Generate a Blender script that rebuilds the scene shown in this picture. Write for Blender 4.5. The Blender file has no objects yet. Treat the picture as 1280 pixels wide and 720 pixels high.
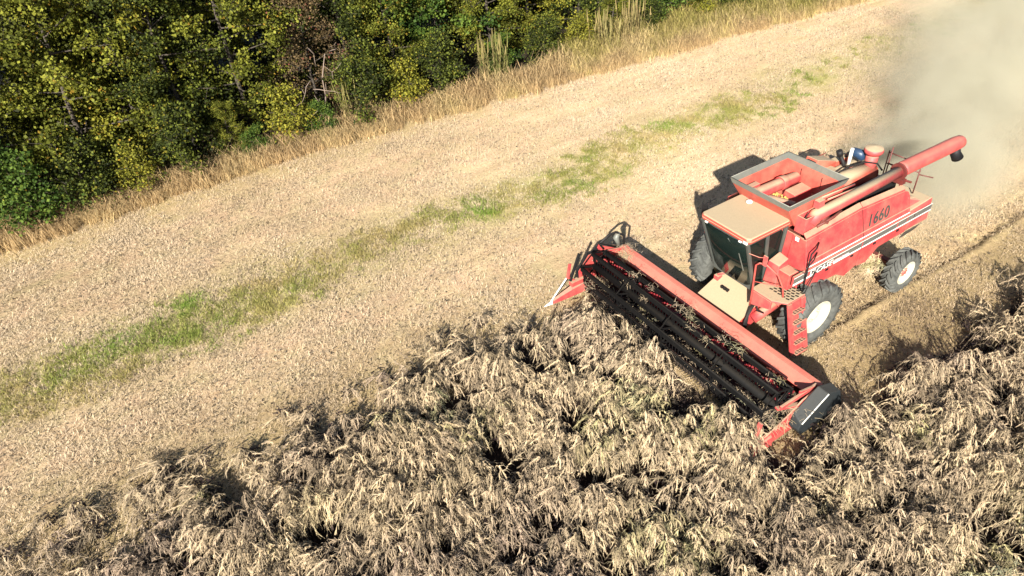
import bpy, bmesh, math, random
import numpy as np
from mathutils import Vector, Matrix, noise as mnoise
SC = bpy.context.scene
COL = SC.collection
PI = math.pi
random.seed(7)
RS = np.random.RandomState(11)

# ------------------------------------------------------------------ materials
def new_mat(name):
    m = bpy.data.materials.new(name); m.use_nodes = True
    nt = m.node_tree
    b = nt.nodes.get('Principled BSDF')
    return m, nt, b
def N(nt, typ, **kw):
    n = nt.nodes.new(typ)
    for k, v in kw.items():
        if k.startswith('i_'):
            key = k[2:]
            key = int(key) if key.isdigit() else key.replace('_', ' ')
            n.inputs[key].default_value = v
        else:
            setattr(n, k, v)
    return n
def L(nt, a, b): nt.links.new(a, b)
def ramp(nt, fac, stops, interp='LINEAR'):
    r = N(nt, 'ShaderNodeValToRGB'); r.color_ramp.interpolation = interp
    e = r.color_ramp.elements
    while len(e) < len(stops): e.new(0.5)
    for i, (p, c) in enumerate(stops):
        e[i].position = p; e[i].color = tuple(c) + ((1,) if len(c) == 3 else ())
    L(nt, fac, r.inputs[0]); return r
def mixc(nt, fac, a, b):
    m = N(nt, 'ShaderNodeMix', data_type='RGBA')
    for s, v in ((m.inputs[0], fac), (m.inputs[6], a), (m.inputs[7], b)):
        if hasattr(v, 'is_linked'): L(nt, v, s)
        else:
            s.default_value = v if isinstance(v, (int, float)) else tuple(v) + (1,)
    return m.outputs[2]
def math_(nt, op, a, b=None, clamp=False):
    m = N(nt, 'ShaderNodeMath', operation=op, use_clamp=clamp)
    for s, v in ((m.inputs[0], a), (m.inputs[1], b)):
        if v is None: continue
        if hasattr(v, 'is_linked'): L(nt, v, s)
        else: s.default_value = v
    return m.outputs[0]
def noise_tex(nt, scale, detail=4, rough=.6, vec=None, dim='3D'):
    n = N(nt, 'ShaderNodeTexNoise'); n.inputs['Scale'].default_value = scale
    n.inputs['Detail'].default_value = detail; n.inputs['Roughness'].default_value = rough
    if vec is not None: L(nt, vec, n.inputs['Vector'])
    return n

DUST = (.35, .27, .17)
def painted(name, col, rough=.5, dust=.6, topdust=.9, col2=None, spec=.4, metal=0):
    """paint or metal with chaff dust lying on upward faces and blotchy film elsewhere"""
    m, nt, b = new_mat(name)
    tc = N(nt, 'ShaderNodeNewGeometry')
    n1 = noise_tex(nt, 2.3, 6, .65, tc.outputs['Position'])
    n2 = noise_tex(nt, 14, 5, .7, tc.outputs['Position'])
    base = mixc(nt, n2.outputs[0], col, col2 or tuple(c * .8 for c in col))
    sx = N(nt, 'ShaderNodeSeparateXYZ'); L(nt, tc.outputs['Normal'], sx.inputs[0])
    up = math_(nt, 'MULTIPLY', math_(nt, 'SUBTRACT', sx.outputs[2], .45), 2.6, True)
    up = math_(nt, 'MULTIPLY', up, topdust)
    blot = math_(nt, 'MULTIPLY', math_(nt, 'SUBTRACT', n1.outputs[0], .42), 2.2, True)
    mp = N(nt, 'ShaderNodeMapping'); mp.inputs['Scale'].default_value = (9, 9, .9); L(nt, tc.outputs['Position'], mp.inputs['Vector'])
    n3 = noise_tex(nt, 1.0, 5, .7, mp.outputs[0])
    base = mixc(nt, math_(nt, 'MULTIPLY', math_(nt, 'SUBTRACT', n3.outputs[0], .54), 3.0, True), base, tuple(c * .42 + .008 for c in col))
    film = math_(nt, 'MULTIPLY', math_(nt, 'ADD', blot, .12), dust)
    upn = math_(nt, 'MULTIPLY', up, math_(nt, 'ADD', math_(nt, 'MULTIPLY', n1.outputs[0], 1.1), .25), True)
    f = math_(nt, 'MAXIMUM', upn, film, True)
    dn = noise_tex(nt, 30, 4, .7, tc.outputs['Position'])
    dc = mixc(nt, dn.outputs[0], tuple(c * .8 for c in DUST), tuple(min(1, c * 1.15) for c in DUST))
    L(nt, mixc(nt, f, base, dc), b.inputs['Base Color'])
    r = math_(nt, 'ADD', math_(nt, 'MULTIPLY', f, .45), rough, True)
    L(nt, r, b.inputs['Roughness'])
    b.inputs['Specular IOR Level'].default_value = spec
    b.inputs['Metallic'].default_value = metal
    bp = N(nt, 'ShaderNodeBump'); bp.inputs['Strength'].default_value = .2; bp.inputs['Distance'].default_value = .02
    L(nt, n2.outputs[0], bp.inputs['Height']); L(nt, bp.outputs[0], b.inputs['Normal'])
    return m
RED = painted('red_paint', (.43, .034, .043), .45, .38, .95, (.27, .021, .027))
REDTOP = painted('red_paint_dusty', (.47, .052, .058), .5, .45, 1.35)
ROOFM = painted('roof_dusty', (.56, .05, .035), .5, .1, 2.6)
REDDIRTSHADE = painted('red_paint_dirt_shade', (.16, .016, .014), .6, .12, .10, (.035, .012, .01))  # grimy red; on the header back sheet its dark tone paints the reel's shade
DARKTROUGH = painted('dark_trough_steel', (.045, .03, .028), .6, .12, .15, (.012, .01, .01))  # cutter bar steel in the same darkened trough tone
FLOORM = painted('shaded_red_floor', (.04, .010, .010), .7, .06, .06, (.012, .008, .008))  # header floor red, darkened to hold the shadow of the reel
BLACK = painted('black_plastic', (.008, .008, .010), .6, .03, .05, spec=.25)
GREYPANEL = painted('dark_grey_panel', (.012, .016, .018), .6, .03, .06, spec=.2, col2=(.018, .022, .025)) #, (.035, .04, .045))
GALV = painted('galvanised_steel', (.15, .16, .145), .5, .25, .35, (.11, .12, .11), metal=.2)
WHITE = painted('white_paint', (.78, .77, .70), .5, .12, .2)
CREAM = painted('cream_rim', (.46, .445, .36), .6, .5, .25, (.42, .40, .31), spec=.25)
GREYSTRIPE = painted('grey_decal', (.09, .09, .085), .5, .18, .2)
GREYLINE = painted('grey_line', (.30, .10, .08), .5, .12, .2)
DECALTEXT = painted('dark_decal', (.035, .035, .035), .5, .12, .2)
NAVY = painted('navy_plastic', (.015, .04, .09), .4, .02, .05)
DECK = painted('dusty_deck', (.50, .06, .04), .6, .5, 1.3)
TANP = painted('feeder_cover', (.50, .06, .04), .6, .3, 3.0)
FRAME = painted('cab_frame', (.05, .058, .055), .5, .12, .25)
SEAT = painted('seat_vinyl', (.03, .028, .025), .6, .1, .2)
def rubber(name, col):
    m, nt, b = new_mat(name)
    g = N(nt, 'ShaderNodeNewGeometry')
    n = noise_tex(nt, 5, 6, .7, g.outputs['Position'])
    L(nt, ramp(nt, n.outputs[0], [(.35, tuple(c * .6 for c in col)), (.7, tuple(c * 1.7 for c in col))]).outputs[0], b.inputs['Base Color'])
    b.inputs['Roughness'].default_value = .85
    return m
RUBBER = rubber('dusty_rubber', (.060, .062, .056))
def glass():
    m, nt, b = new_mat('tinted_glass')
    b.inputs['Base Color'].default_value = (.02, .035, .03, 1)
    b.inputs['Roughness'].default_value = .06
    b.inputs['Specular IOR Level'].default_value = .5
    tr = N(nt, 'ShaderNodeBsdfTransparent'); tr.inputs[0].default_value = (.20, .26, .235, 1)
    mx = N(nt, 'ShaderNodeMixShader')
    fr = N(nt, 'ShaderNodeFresnel'); fr.inputs[0].default_value = 1.5
    f = math_(nt, 'ADD', fr.outputs[0], .22, True)
    g = N(nt, 'ShaderNodeNewGeometry')
    n = noise_tex(nt, 3, 5, .7, g.outputs['Position'])
    f2 = math_(nt, 'ADD', f, math_(nt, 'MULTIPLY', math_(nt, 'SUBTRACT', n.outputs[0], .5), .5, True), True)
    L(nt, f2, mx.inputs[0]); L(nt, tr.outputs[0], mx.inputs[1]); L(nt, b.outputs[0], mx.inputs[2])
    L(nt, mx.outputs[0], nt.nodes['Material Output'].inputs[0])
    return m
GLASS = glass()

# ------------------------------------------------------------------ mesh builder
def build_each(pieces, name, mats, parent, bevel=0):
    for p in pieces:
        m = MB(); p(m); m.build(name, mats, parent, bevel)
class MB:
    def __init__(s): s.bm = bmesh.new()
    def face(s, pts, mi=0):
        f = s.bm.faces.new([s.bm.verts.new(p) for p in pts]); f.material_index = mi; return f
    def box(s, a, b, mi=0):
        x0, y0, z0 = [min(a[i], b[i]) for i in range(3)]; x1, y1, z1 = [max(a[i], b[i]) for i in range(3)]
        s.hexa([(x0, y0, z0), (x1, y0, z0), (x1, y1, z0), (x0, y1, z0)], [(x0, y0, z1), (x1, y0, z1), (x1, y1, z1), (x0, y1, z1)], mi)
    def hexa(s, lo, hi, mi=0):
        n = len(lo)
        a = [s.bm.verts.new(p) for p in lo]; b = [s.bm.verts.new(p) for p in hi]
        fs = [s.bm.faces.new(a[::-1]), s.bm.faces.new(b)]
        for i in range(n): fs.append(s.bm.faces.new([a[i], a[(i + 1) % n], b[(i + 1) % n], b[i]]))
        for f in fs: f.material_index = mi
    def extr(s, prof, d, mi=0):
        """profile polygon extruded by vector d"""
        d = Vector(d); s.hexa([Vector(p) for p in prof], [Vector(p) + d for p in prof], mi)
    def tube(s, pts, r, seg=10, mi=0, caps=True, smooth=True):
        pts = [Vector(p) for p in pts]; rs = r if isinstance(r, (list, tuple)) else [r] * len(pts)
        rings = []; prev = None
        for i, p in enumerate(pts):
            t = (pts[min(i + 1, len(pts) - 1)] - pts[max(i - 1, 0)]).normalized()
            ref = prev if prev is not None else (Vector((0, 0, 1)) if abs(t.z) < .9 else Vector((1, 0, 0)))
            u = (ref - t * ref.dot(t)).normalized(); v = t.cross(u); prev = u
            rings.append([s.bm.verts.new(p + (u * math.cos(2 * PI * k / seg) + v * math.sin(2 * PI * k / seg)) * rs[i]) for k in range(seg)])
        for a, b in zip(rings, rings[1:]):
            for k in range(seg):
                f = s.bm.faces.new([a[k], a[(k + 1) % seg], b[(k + 1) % seg], b[k]]); f.material_index = mi; f.smooth = smooth
        if caps:
            for f in (s.bm.faces.new(rings[0][::-1]), s.bm.faces.new(rings[-1])): f.material_index = mi
    def bar(s, a, b, w, h, mi=0):
        a = Vector(a); b = Vector(b); t = (b - a).normalized()
        ref = Vector((0, 0, 1)) if abs(t.z) < .9 else Vector((1, 0, 0))
        u = t.cross(ref).normalized(); v = u.cross(t)
        q = [(-1, -1), (1, -1), (1, 1), (-1, 1)]
        s.hexa([a + u * x * w / 2 + v * y * h / 2 for x, y in q], [b + u * x * w / 2 + v * y * h / 2 for x, y in q], mi)
    def lathe(s, prof, c, axis='y', seg=40, mi=0, mis=None, smooth=True, closed=False):
        """prof = [(r, h)] about axis through c"""
        c = Vector(c); rings = []
        for r, h in prof:
            ring = []
            for k in range(seg):
                a = 2 * PI * k / seg
                if axis == 'y': p = Vector((r * math.cos(a), h, r * math.sin(a)))
                elif axis == 'z': p = Vector((r * math.cos(a), r * math.sin(a), h))
                else: p = Vector((h, r * math.cos(a), r * math.sin(a)))
                ring.append(s.bm.verts.new(c + p))
            rings.append(ring)
        if closed: rings.append(rings[0])
        for i, (a, b) in enumerate(zip(rings, rings[1:])):
            for k in range(seg):
                f = s.bm.faces.new([a[k], a[(k + 1) % seg], b[(k + 1) % seg], b[k]])
                f.material_index = mis[i] if mis else mi; f.smooth = smooth
    def build(s, name, mats, parent=None, bevel=0, bseg=2, label=None):
        bmesh.ops.recalc_face_normals(s.bm, faces=s.bm.faces)
        me = bpy.data.meshes.new(name); s.bm.to_mesh(me); s.bm.free()
        for m in (mats if isinstance(mats, (list, tuple)) else [mats]): me.materials.append(m)
        o = bpy.data.objects.new(name, me); COL.objects.link(o)
        if parent: o.parent = parent
        if bevel:
            bv = o.modifiers.new('bevel', 'BEVEL'); bv.width = bevel; bv.segments = bseg; bv.limit_method = 'ANGLE'; bv.angle_limit = math.radians(35)
        if label: o['label'] = label
        return o
def tag(o, label, cat, group=None, kind=None):
    if label: o['label'] = label
    if cat: o['category'] = cat
    if group: o['group'] = group
    if kind: o['kind'] = kind
    return o
def text_mesh(name, body, size, M, mat, parent, shear=.35, extrude=.003, offset=0, xs=1.0, sp=1.0):
    c = bpy.data.curves.new(name, 'FONT'); c.body = body; c.size = size; c.shear = shear; c.extrude = extrude; c.offset = offset; c.space_character = sp
    c.resolution_u = 3
    t = bpy.data.objects.new(name + '_curve', c); COL.objects.link(t)
    dg = bpy.context.evaluated_depsgraph_get()
    me = bpy.data.meshes.new_from_object(t.evaluated_get(dg)); bpy.data.objects.remove(t)
    me.transform(M @ Matrix.Diagonal((xs, 1, 1, 1)))
    me.name = name; me.materials.clear(); me.materials.append(mat)
    o = bpy.data.objects.new(name, me); COL.objects.link(o); o.parent = parent
    return o

# ------------------------------------------------------------------ COMBINE HARVESTER
H = bpy.data.objects.new('combine_harvester', None); COL.objects.link(H)
tag(H, 'dusty red combine harvester with wide cutting header and raised grey grain tank', 'combine harvester')

def yz(z, s=1):  # lateral position of the side skin at height z (lower part upright, upper part leaning in)
    return s * (1.42 if z < 2.25 else 1.42 - (z - 2.25) * .30)
def make_side(s):
    m = MB()
    # outer skin, piecewise polygons (x, z), with thickness
    up = [(.30, 3.14), (-1.30, 3.26), (-1.34, 3.20), (-3.36, 3.04)]
    t = .05
    def skin(poly, mi=0):
        m.hexa([(x, yz(z, s), z) for x, z in poly], [(x, yz(z, s) - s * t, z) for x, z in poly], mi)
    # upper skins, two doors with a seam
    skin([(.42, 2.25), (.33, 2.95), (-1.62, 3.01), (-1.62, 2.25)])
    skin([(-1.64, 2.25), (-1.64, 3.00), (-3.22, 2.91), (-3.36, 2.85), (-3.42, 2.72), (-3.42, 2.25)])
    # lower skins
    skin([(.80, 1.98), (.80, 2.245), (-1.62, 2.245), (-1.62, 1.50), (-1.2, 1.34), (-.85, 1.55), (-.5, 1.58), (.1, 1.62), (.3, 1.80), (.45, 1.90)])
    skin([(-1.64, 2.245), (-3.42, 2.245), (-3.42, 1.72), (-2.4, 1.72), (-2.0, 1.40), (-1.64, 1.45)])
    # top ledge (folded inward), split at the step
    for x0, z0, x1, z1 in ((.33, 2.951, -1.62, 3.011), (-1.64, 3.001, -3.22, 2.911)):
        y0, y1 = yz(z0, s), yz(z1, s)
        m.hexa([(x0, y0, z0), (x1, y1, z1), (x1, y1 - s * .10, z1 + .10), (x0, y0 - s * .10, z0 + .10)],
               [(x0, y0 - s * .01, z0 + .05), (x1, y1 - s * .01, z1 + .05), (x1, y1 - s * .12, z1 + .14), (x0, y0 - s * .12, z0 + .14)])
    # front return
    m.hexa([(.43, 1.42 * s, 1.95), (.34, yz(2.94, s), 2.94), (.34, .85 * s, 2.94), (.43, .85 * s, 1.95)],
           [(.40, 1.42 * s, 1.95), (.31, yz(2.94, s), 2.94), (.31, .85 * s, 2.94), (.40, .85 * s, 1.95)])
    o = m.build('side_panel', RED, H, .012)
    # decals: stripe stack on lower skin
    d = MB()
    e = .004
    def strip(x0, z0a, z0b, x1, z1a, z1b, mi):
        d.hexa([(x0, yz(z0a, s) + s * .002, z0a), (x1, yz(z1a, s) + s * .002, z1a), (x1, yz(z1b, s) + s * .002, z1b), (x0, yz(z0b, s) + s * .002, z0b)],
               [(x0, yz(z0a, s) + s * e * 2, z0a), (x1, yz(z1a, s) + s * e * 2, z1a), (x1, yz(z1b, s) + s * e * 2, z1b), (x0, yz(z0b, s) + s * e * 2, z0b)], mi)
    strip(.40, 2.300, 2.322, -3.40, 2.300, 2.322, 1)
    strip(.79, 2.192, 2.208, -4.36, 2.205, 2.221, 1)
    for a, b in ((.79, .32), (-1.0, -1.61), (-1.65, -2.95), (-3.0, -3.35), (-3.40, -3.62), (-3.66, -4.34)):
        strip(a, 2.045, 2.188, b, 2.045, 2.200, 0)
    strip(-.42, 2.125, 2.188, -1.0, 2.125, 2.188, 0)
    strip(.79, 1.985, 2.040, .06, 1.985, 2.040, 1); strip(-.60, 1.99, 2.040, -1.61, 2.0, 2.040, 1); strip(.05, 2.045, 2.188, -.41, 2.045, 2.188, 0)
    strip(-1.65, 2.0, 2.040, -4.36, 2.01, 2.040, 1)
    strip(.22, 2.05, 2.183, .06, 2.05, 2.183, 1)
    d.build('stripe_decal', [GREYSTRIPE, WHITE], o)
    for x, z in ((-.1, 2.86), (-1.1, 2.88), (-1.8, 2.88), (-3.33, 2.4), (-3.33, 2.7)):
        k = MB(); k.tube([(x, yz(z, s), z), (x, yz(z, s) + s * .012, z)], .009, 8); k.build('bolt', GALV, o)
    for zz in (2.42,):
        k = MB(); k.hexa([(.38, yz(zz, s), zz), (-3.40, yz(zz, s), zz), (-3.40, yz(zz + .03, s), zz + .03), (.38, yz(zz + .03, s), zz + .03)], [(.38, yz(zz, s) + s * .012, zz + .006), (-3.40, yz(zz, s) + s * .012, zz + .006), (-3.40, yz(zz + .03, s) + s * .012, zz + .02), (.38, yz(zz + .03, s) + s * .012, zz + .02)]); k.build('fold_line', RED, o)
    for x in (-.35, -1.25, -2.1, -3.0):
        k = MB(); z = 1.93; k.box((x, yz(z, s), z - .03), (x - .09, yz(z, s) + s * .018, z + .02)); k.build('latch', BLACK, o)
    k = MB(); k.hexa([(-1.618, yz(2.25, s) - s * .003, 2.25), (-1.642, yz(2.25, s) - s * .003, 2.25), (-1.642, yz(2.99, s) - s * .003, 2.99), (-1.618, yz(2.99, s) - s * .003, 2.99)], [(-1.618, yz(2.25, s) - s * .04, 2.25), (-1.642, yz(2.25, s) - s * .04, 2.25), (-1.642, yz(2.99, s) - s * .04, 2.99), (-1.618, yz(2.99, s) - s * .04, 2.99)]); k.build('door_seam', BLACK, o)
    # lettering
    sgn = s
    def M(x, z, y_off=.012):
        # local x -> rearward (viewed from the left) , local y -> up the leaning skin
        lean = -.30 if z > 2.25 else 0
        ex = Vector((-1, 0, 0)) if s > 0 else Vector((1, 0, 0))
        ey = Vector((0, s * lean, 1)).normalized()
        ez = ex.cross(ey)
        mt = Matrix((ex, ey, ez)).transposed().to_4x4()
        mt.translation = Vector((x, yz(z, s) + s * y_off, z)); return mt
    xa, xb, xc = (-1.74, .04, .24) if s > 0 else (-2.56, -.50, -.72)
    text_mesh('number_lettering', '1660', .40, M(xa, 2.52), DECALTEXT, o, .35, .002, .006, .98, 1.06)
    text_mesh('number_shadow_line', '1660', .40, M(xa - .012 * s, 2.512, .008), GREYLINE, o, .35, .001, .012, .98, 1.06)
    text_mesh('maker_lettering_shadow', 'CASE', .215, M(xb + .014 * s, 2.006, .012), DECALTEXT, o, .3, .0015, .006, 1.0, 1.15)
    text_mesh('maker_lettering', 'CASE', .215, M(xb, 2.018, .016), WHITE, o, .3, .002, .002, 1.0, 1.15)
    if s > 0:
        text_mesh('maker_small_lettering', 'INTERNATIONAL', .075, M(-.55, 2.053), WHITE, o, .3, .002, .001, 1.0, 1.0)
        text_mesh('maker_emblem', 'IH', .13, M(.20, 2.072, .016), DECALTEXT, o, 0, .002, .006, .9, 1.0)
    return o
make_side(1); make_side(-1)

# main chassis / separator body
m = MB()
m.box((.25, -.80, 1.15), (-3.4, .80, 2.75))
m.box((.25, .805, 1.75), (-3.38, 1.36, 2.2)); m.box((.25, -.805, 1.75), (-3.38, -1.36, 2.2))
m.box((.2, -1.0, 1.0), (-.1, 1.0, 1.3))
m.hexa([(.25, -.5, .75), (-2.6, -.5, .95), (-2.6, .5, .95), (.25, .5, .75)], [(.25, -.62, 1.14), (-2.6, -.62, 1.14), (-2.6, .62, 1.14), (.25, .62, 1.14)])
m.build('chassis', REDDIRTSHADE, H, .015)
# front wall behind and beneath the cab
m = MB()
m.hexa([(.44, -1.0, 1.6), (.44, 1.30, 1.6), (.32, 1.12, 2.95), (.32, -1.0, 2.95)], [(.40, -1.0, 1.6), (.40, 1.30, 1.6), (.28, 1.12, 2.95), (.28, -1.0, 2.95)])
m.box((.95, -.60, 1.30), (.45, .62, 1.56)); 
m.box((.80, .67, 1.78), (.47, 1.30, 2.22))
m.hexa([(.95, .70, 1.78), (.5, .70, 1.78), (.5, 1.05, 1.78), (.9, 1.05, 1.78)], [(.85, .70, 2.35), (.5, .70, 2.45), (.5, .98, 2.4), (.8, .98, 2.3)])
m.build('front_bulkhead', RED, H, .02)

# ---- grain tank
TX0, TX1, TY, TZ = .66, -1.24, .83, 3.83
m = MB()
t = .03
def rg(x0, x1, y, z): return [Vector((x0, -y, z)), Vector((x0, y, z)), Vector((x1, y, z)), Vector((x1, -y, z))]
To, Ti = rg(TX0, TX1, TY, 3.685), rg(TX0 - t, TX1 + t, TY - t, 3.685)
Bo, Bi = rg(.27, -1.20, .79, 3.10), rg(.27 - t, -1.20 + t, .79 - t, 3.10)
for i in range(4):
    k2 = (i + 1) % 4
    m.face([Bo[i], Bo[k2], To[k2], To[i]]); m.face([Bi[i], Ti[i], Ti[k2], Bi[k2]])
    m.face([To[i], To[k2], Ti[k2], Ti[i]]); m.face([Bo[i], Bi[i], Bi[k2], Bo[k2]])
m.hexa([(.15, -.45, 2.8), (TX1 + .5, -.45, 2.8), (TX1 + .5, .45, 2.8), (.15, .45, 2.8)],
       [(.235, -.755, 3.12), (-1.165, -.755, 3.12), (-1.165, .755, 3.12), (.235, .755, 3.12)])
tank = m.build('grain_tank', painted('tank_red', (.50, .065, .05), .5, .45, .5), H, .006)
m = MB()  # galvanised rim with outward slope
zz0, zz1 = 3.69, 3.83
ring0 = [(TX0, -TY), (TX0, TY), (TX1, TY), (TX1, -TY)]
def scl(p, d):
    return (p[0] + (d if p[0] > 0 else -d), p[1] + (d if p[1] > 0 else -d))
for i in range(4):
    a, b = ring0[i], ring0[(i + 1) % 4]
    a1, b1 = scl(a, .012), scl(b, .012); a2, b2 = scl(a, -.012), scl(b, -.012)
    m.hexa([(*a1, zz0), (*b1, zz0), (*b2, zz0), (*a2, zz0)], [(*scl(a, .045), zz1), (*scl(b, .045), zz1), (*scl(a if 0 else b, .02), zz1), (*scl(a, .02), zz1)])
    # rolled lip
    m.tube([(*scl(a, .035), zz1), (*scl(b, .035), zz1)], .012, 6)
m.build('tank_rim', GALV, tank)
m = MB()  # stiffeners inside rear wall, auger tubes inside
m.bm.free(); build_each([lambda m, y=y: m.bar((TX1 + .05, y, 3.1), (TX1 + .04, y, 3.6), .012, .02) for y in (-.35, .25)], 'tank_brace', BLACK, tank)
m = MB()
m.tube([(TX1 + .1, -.42, 3.35), (.28, -.42, 3.40)], .15, 16); m.tube([(.28, -.42, 3.40), (.42, -.42, 3.40)], .19, 16); m.tube([(-.55, -.42, 3.38), (-.75, -.42, 3.37)], .175, 16)
m.tube([(-.15, -.55, 3.10), (-.25, .35, 3.22)], .11, 14)
m.hexa([(TX1 + .15, -.25, 3.15), (-.5, -.25, 3.15), (-.5, .15, 3.1), (TX1 + .15, .15, 3.1)], [(TX1 + .15, -.2, 3.33), (-.5, -.2, 3.33), (-.5, .1, 3.30), (TX1 + .15, .1, 3.30)])
m.box((.05, -.66, 3.1), (.38, -.50, 3.58))
m.build('tank_auger', RED, tank, .015)
m = MB()
m.tube([(.12, -.1, 3.2), (.1, .15, 3.28), (.0, .3, 3.22)], [.03, .045, .03], 8); m.bar((.2, .05, 3.25), (-.1, .45, 3.2), .03, .05)
m.build('tank_bracket', GALV, tank)
m = MB()  # grain left in the tank: heap
for k in range(60):
    x = -.30 + random.uniform(-.2, .2); y = -.25 + random.uniform(-.2, .28); r = random.uniform(.012, .04)
    m.lathe([(.001, r), (r * .7, r * .6), (r, 0), (r * .7, -r * .5), (.001, -r)], (x, y, 3.10 + random.uniform(0, .08)), 'z', 7)
gm, gnt, gb = new_mat('yellow_grain'); gb.inputs['Base Color'].default_value = (.40, .27, .07, 1); gb.inputs['Roughness'].default_value = .8
o = m.build('grain_residue', gm); tag(o, 'small yellow heap of leftover grain lying inside the grain tank', 'grain', kind='stuff')

# ---- cab
cab = bpy.data.objects.new('cab', None); COL.objects.link(cab); cab.parent = H
# corner points: front top (1.70, ±.70, 3.22) front bottom (1.15, ±.64, 1.62); rear top (.42,±.70,3.22) rear bottom (.46,±.64,1.62)
def cp(fx, s, v):   # fx 1 front ..0 rear, v 1 top..0 bottom
    xt = .42 + (1.68 - .42) * fx; xb = .46 + (1.15 - .46) * fx
    y = .63 + .06 * v
    return Vector((xb + (xt - xb) * v, s * y, 1.62 + 1.54 * v))
m = MB()
for s in (-1, 1):
    m.bar(cp(1, s, 0), cp(1, s, 1), .07, .08); m.bar(cp(0, s, 0), cp(0, s, 1), .07, .08)
    m.bar(cp(0, s, 0), cp(1, s, 0), .07, .07); m.bar(cp(0, s, 1), cp(1, s, 1), .07, .07)
m.bar(cp(.52, 1, 0), cp(.5, 1, 1), .07, .09); m.bar(cp(.52, -1, 0), cp(.5, -1, 1), .07, .09)
m.bar(cp(0, 1, .42), cp(.5, 1, .40), .05, .07); m.bar(cp(0, -1, .42), cp(.5, -1, .40), .05, .07)
m.bar(cp(1, -1, 0), cp(1, 1, 0), .09, .16); m.bar(cp(1, -1, 1), cp(1, 1, 1), .07, .07)
m.build('cab_frame', FRAME, cab, .01)
m = MB()
for s in (-1, 1):   # lower rear quarter panels
    q = [cp(0, s, 0), cp(.5, s, 0), cp(.5, s, .40), cp(0, s, .42)]
    m.hexa(q, [p + Vector((0, -s * .03, 0)) for p in q])
q = [cp(0, -1, 0), cp(0, 1, 0), cp(0, 1, 1), cp(0, -1, 1)]
m.hexa(q, [p + Vector((-.03, 0, 0)) for p in q])
m.box((.46, -.63, 1.57), (1.16, .63, 1.61))
m.build('cab_panel', REDTOP, cab, .008)
def pane(name, q, off, arched=0):
    m = MB(); off = Vector(off)
    m.hexa([Vector(p) for p in q], [Vector(p) + off for p in q]); return m.build(name, GLASS, cab)
def lerp4(a, b, c, d, u, v): return (a * (1 - u) + b * u) * (1 - v) + (d * (1 - u) + c * u) * v
# windscreen slightly bowed forward
m = MB(); gx = [[None] * 9 for _ in range(2)]
for i in range(9):
    for v in (0, 1):
        y = -1 + 2 * i / 8; p = cp(1, 1, v); gx[v][i] = m.bm.verts.new((p.x + .10 * (1 - y * y), p.y * y, p.z))
for i in range(8):
    f = m.bm.faces.new([gx[0][i], gx[0][i + 1], gx[1][i + 1], gx[1][i]]); f.smooth = True
o = m.build('windshield', GLASS, cab); sm = o.modifiers.new('thickness', 'SOLIDIFY'); sm.thickness = .008
for s in (-1, 1):
    q = [cp(.53, s, .03), cp(.97, s, .03), cp(.97, s, .97), cp(.53, s, .97)]
    pane('door_window', q, (0, -s * .008, 0))
    q = [cp(.05, s, .45), cp(.47, s, .43), cp(.47, s, .86), cp(.40, s, .95), cp(.12, s, .95), cp(.05, s, .88)]
    pane('side_window', q, (0, -s * .008, 0))
# roof slab
m = MB()
rz0, rz1 = 3.17, 3.33
lo = [(1.74, -.68), (1.74, .70), (1.66, .77), (.42, .775), (.30, .69), (.30, -.74), (.42, -.78), (1.66, -.77)]
cx = 1.1
def shrink(p, k): return (cx + (p[0] - cx) * k, p[1] * k)
m.hexa([(*shrink(p, .97), rz0) for p in lo], [(*p, rz0 + .07) for p in lo])
m.hexa([(*p, rz0 + .071) for p in lo], [(*shrink(p, .955), rz1 - .02) for p in lo])
m.build('cab_roof', ROOFM, cab, .02, 3)
m = MB(); m.lathe([(.001, .06), (.05, .055), (.075, .03), (.08, 0), (.001, 0)], (.56, -.34, rz1), 'z', 16)
m.build('roof_beacon', WHITE, cab)
m = MB()
m.bm.free(); build_each([lambda m, y=y: m.box((1.72, y - .04, 3.15), (1.76, y + .04, 3.19)) for y in (-.52, .52)], 'work_lamp', WHITE, cab, .01)
m = MB(); m.bar((1.73, .60, 3.20), (1.73, .72, 3.20), .04, .06); m.build('marker_lamp', WHITE, cab, .01)
# wiper
m = MB(); a = cp(1, 1, .95); m.bar((a.x + .09, .18, a.z), (1.47, .42, 2.55), .018, .02); m.bar((1.58, .42, 2.72), (1.38, .46, 2.15), .02, .03)
m.build('wiper', GALV, cab)
# mirrors
m = MB(); m.tube([(1.62, .72, 2.9), (1.50, .92, 2.85), (1.36, .97, 2.8)], .010, 6); m.box((1.34, .93, 2.58), (1.37, 1.04, 2.86))
m.build('mirror', [REDTOP], cab, .008)
m = MB(); m.tube([(1.2, -.72, 3.25), (1.3, -1.02, 3.25), (.9, -1.06, 3.22)], .012, 6); m.box((1.26, -1.12, 2.9), (1.30, -.95, 3.22))
m.build('mirror', [BLACK], cab, .008)
# interior: seat, column, wheel, console
m = MB(); m.box((.62, -.25, 1.95), (1.0, .25, 2.08)); m.hexa([(.62, -.23, 2.05), (.52, -.23, 2.05), (.52, .23, 2.05), (.62, .23, 2.05)], [(.56, -.2, 2.75), (.48, -.2, 2.75), (.48, .2, 2.75), (.56, .2, 2.75)]); m.box((.65, -.18, 1.62), (.95, .18, 1.94))
m.build('seat', SEAT, cab, .03, 3)
m = MB(); m.bar((1.25, 0, 1.65), (1.12, 0, 2.25), .09, .09)
for k in range(20):
    a0, a1 = 2 * PI * k / 20, 2 * PI * (k + 1) / 20
    f = lambda a: (1.12 + .12 * math.cos(a) * 1.0, .2 * math.sin(a), 2.27 + .08 * math.cos(a))
    m.tube([f(a0), f(a1)], .016, 6, caps=False)
m.bar((1.12, -.19, 2.27), (1.12, .19, 2.27), .03, .015)
m.build('steering_wheel', BLACK, cab)
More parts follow.
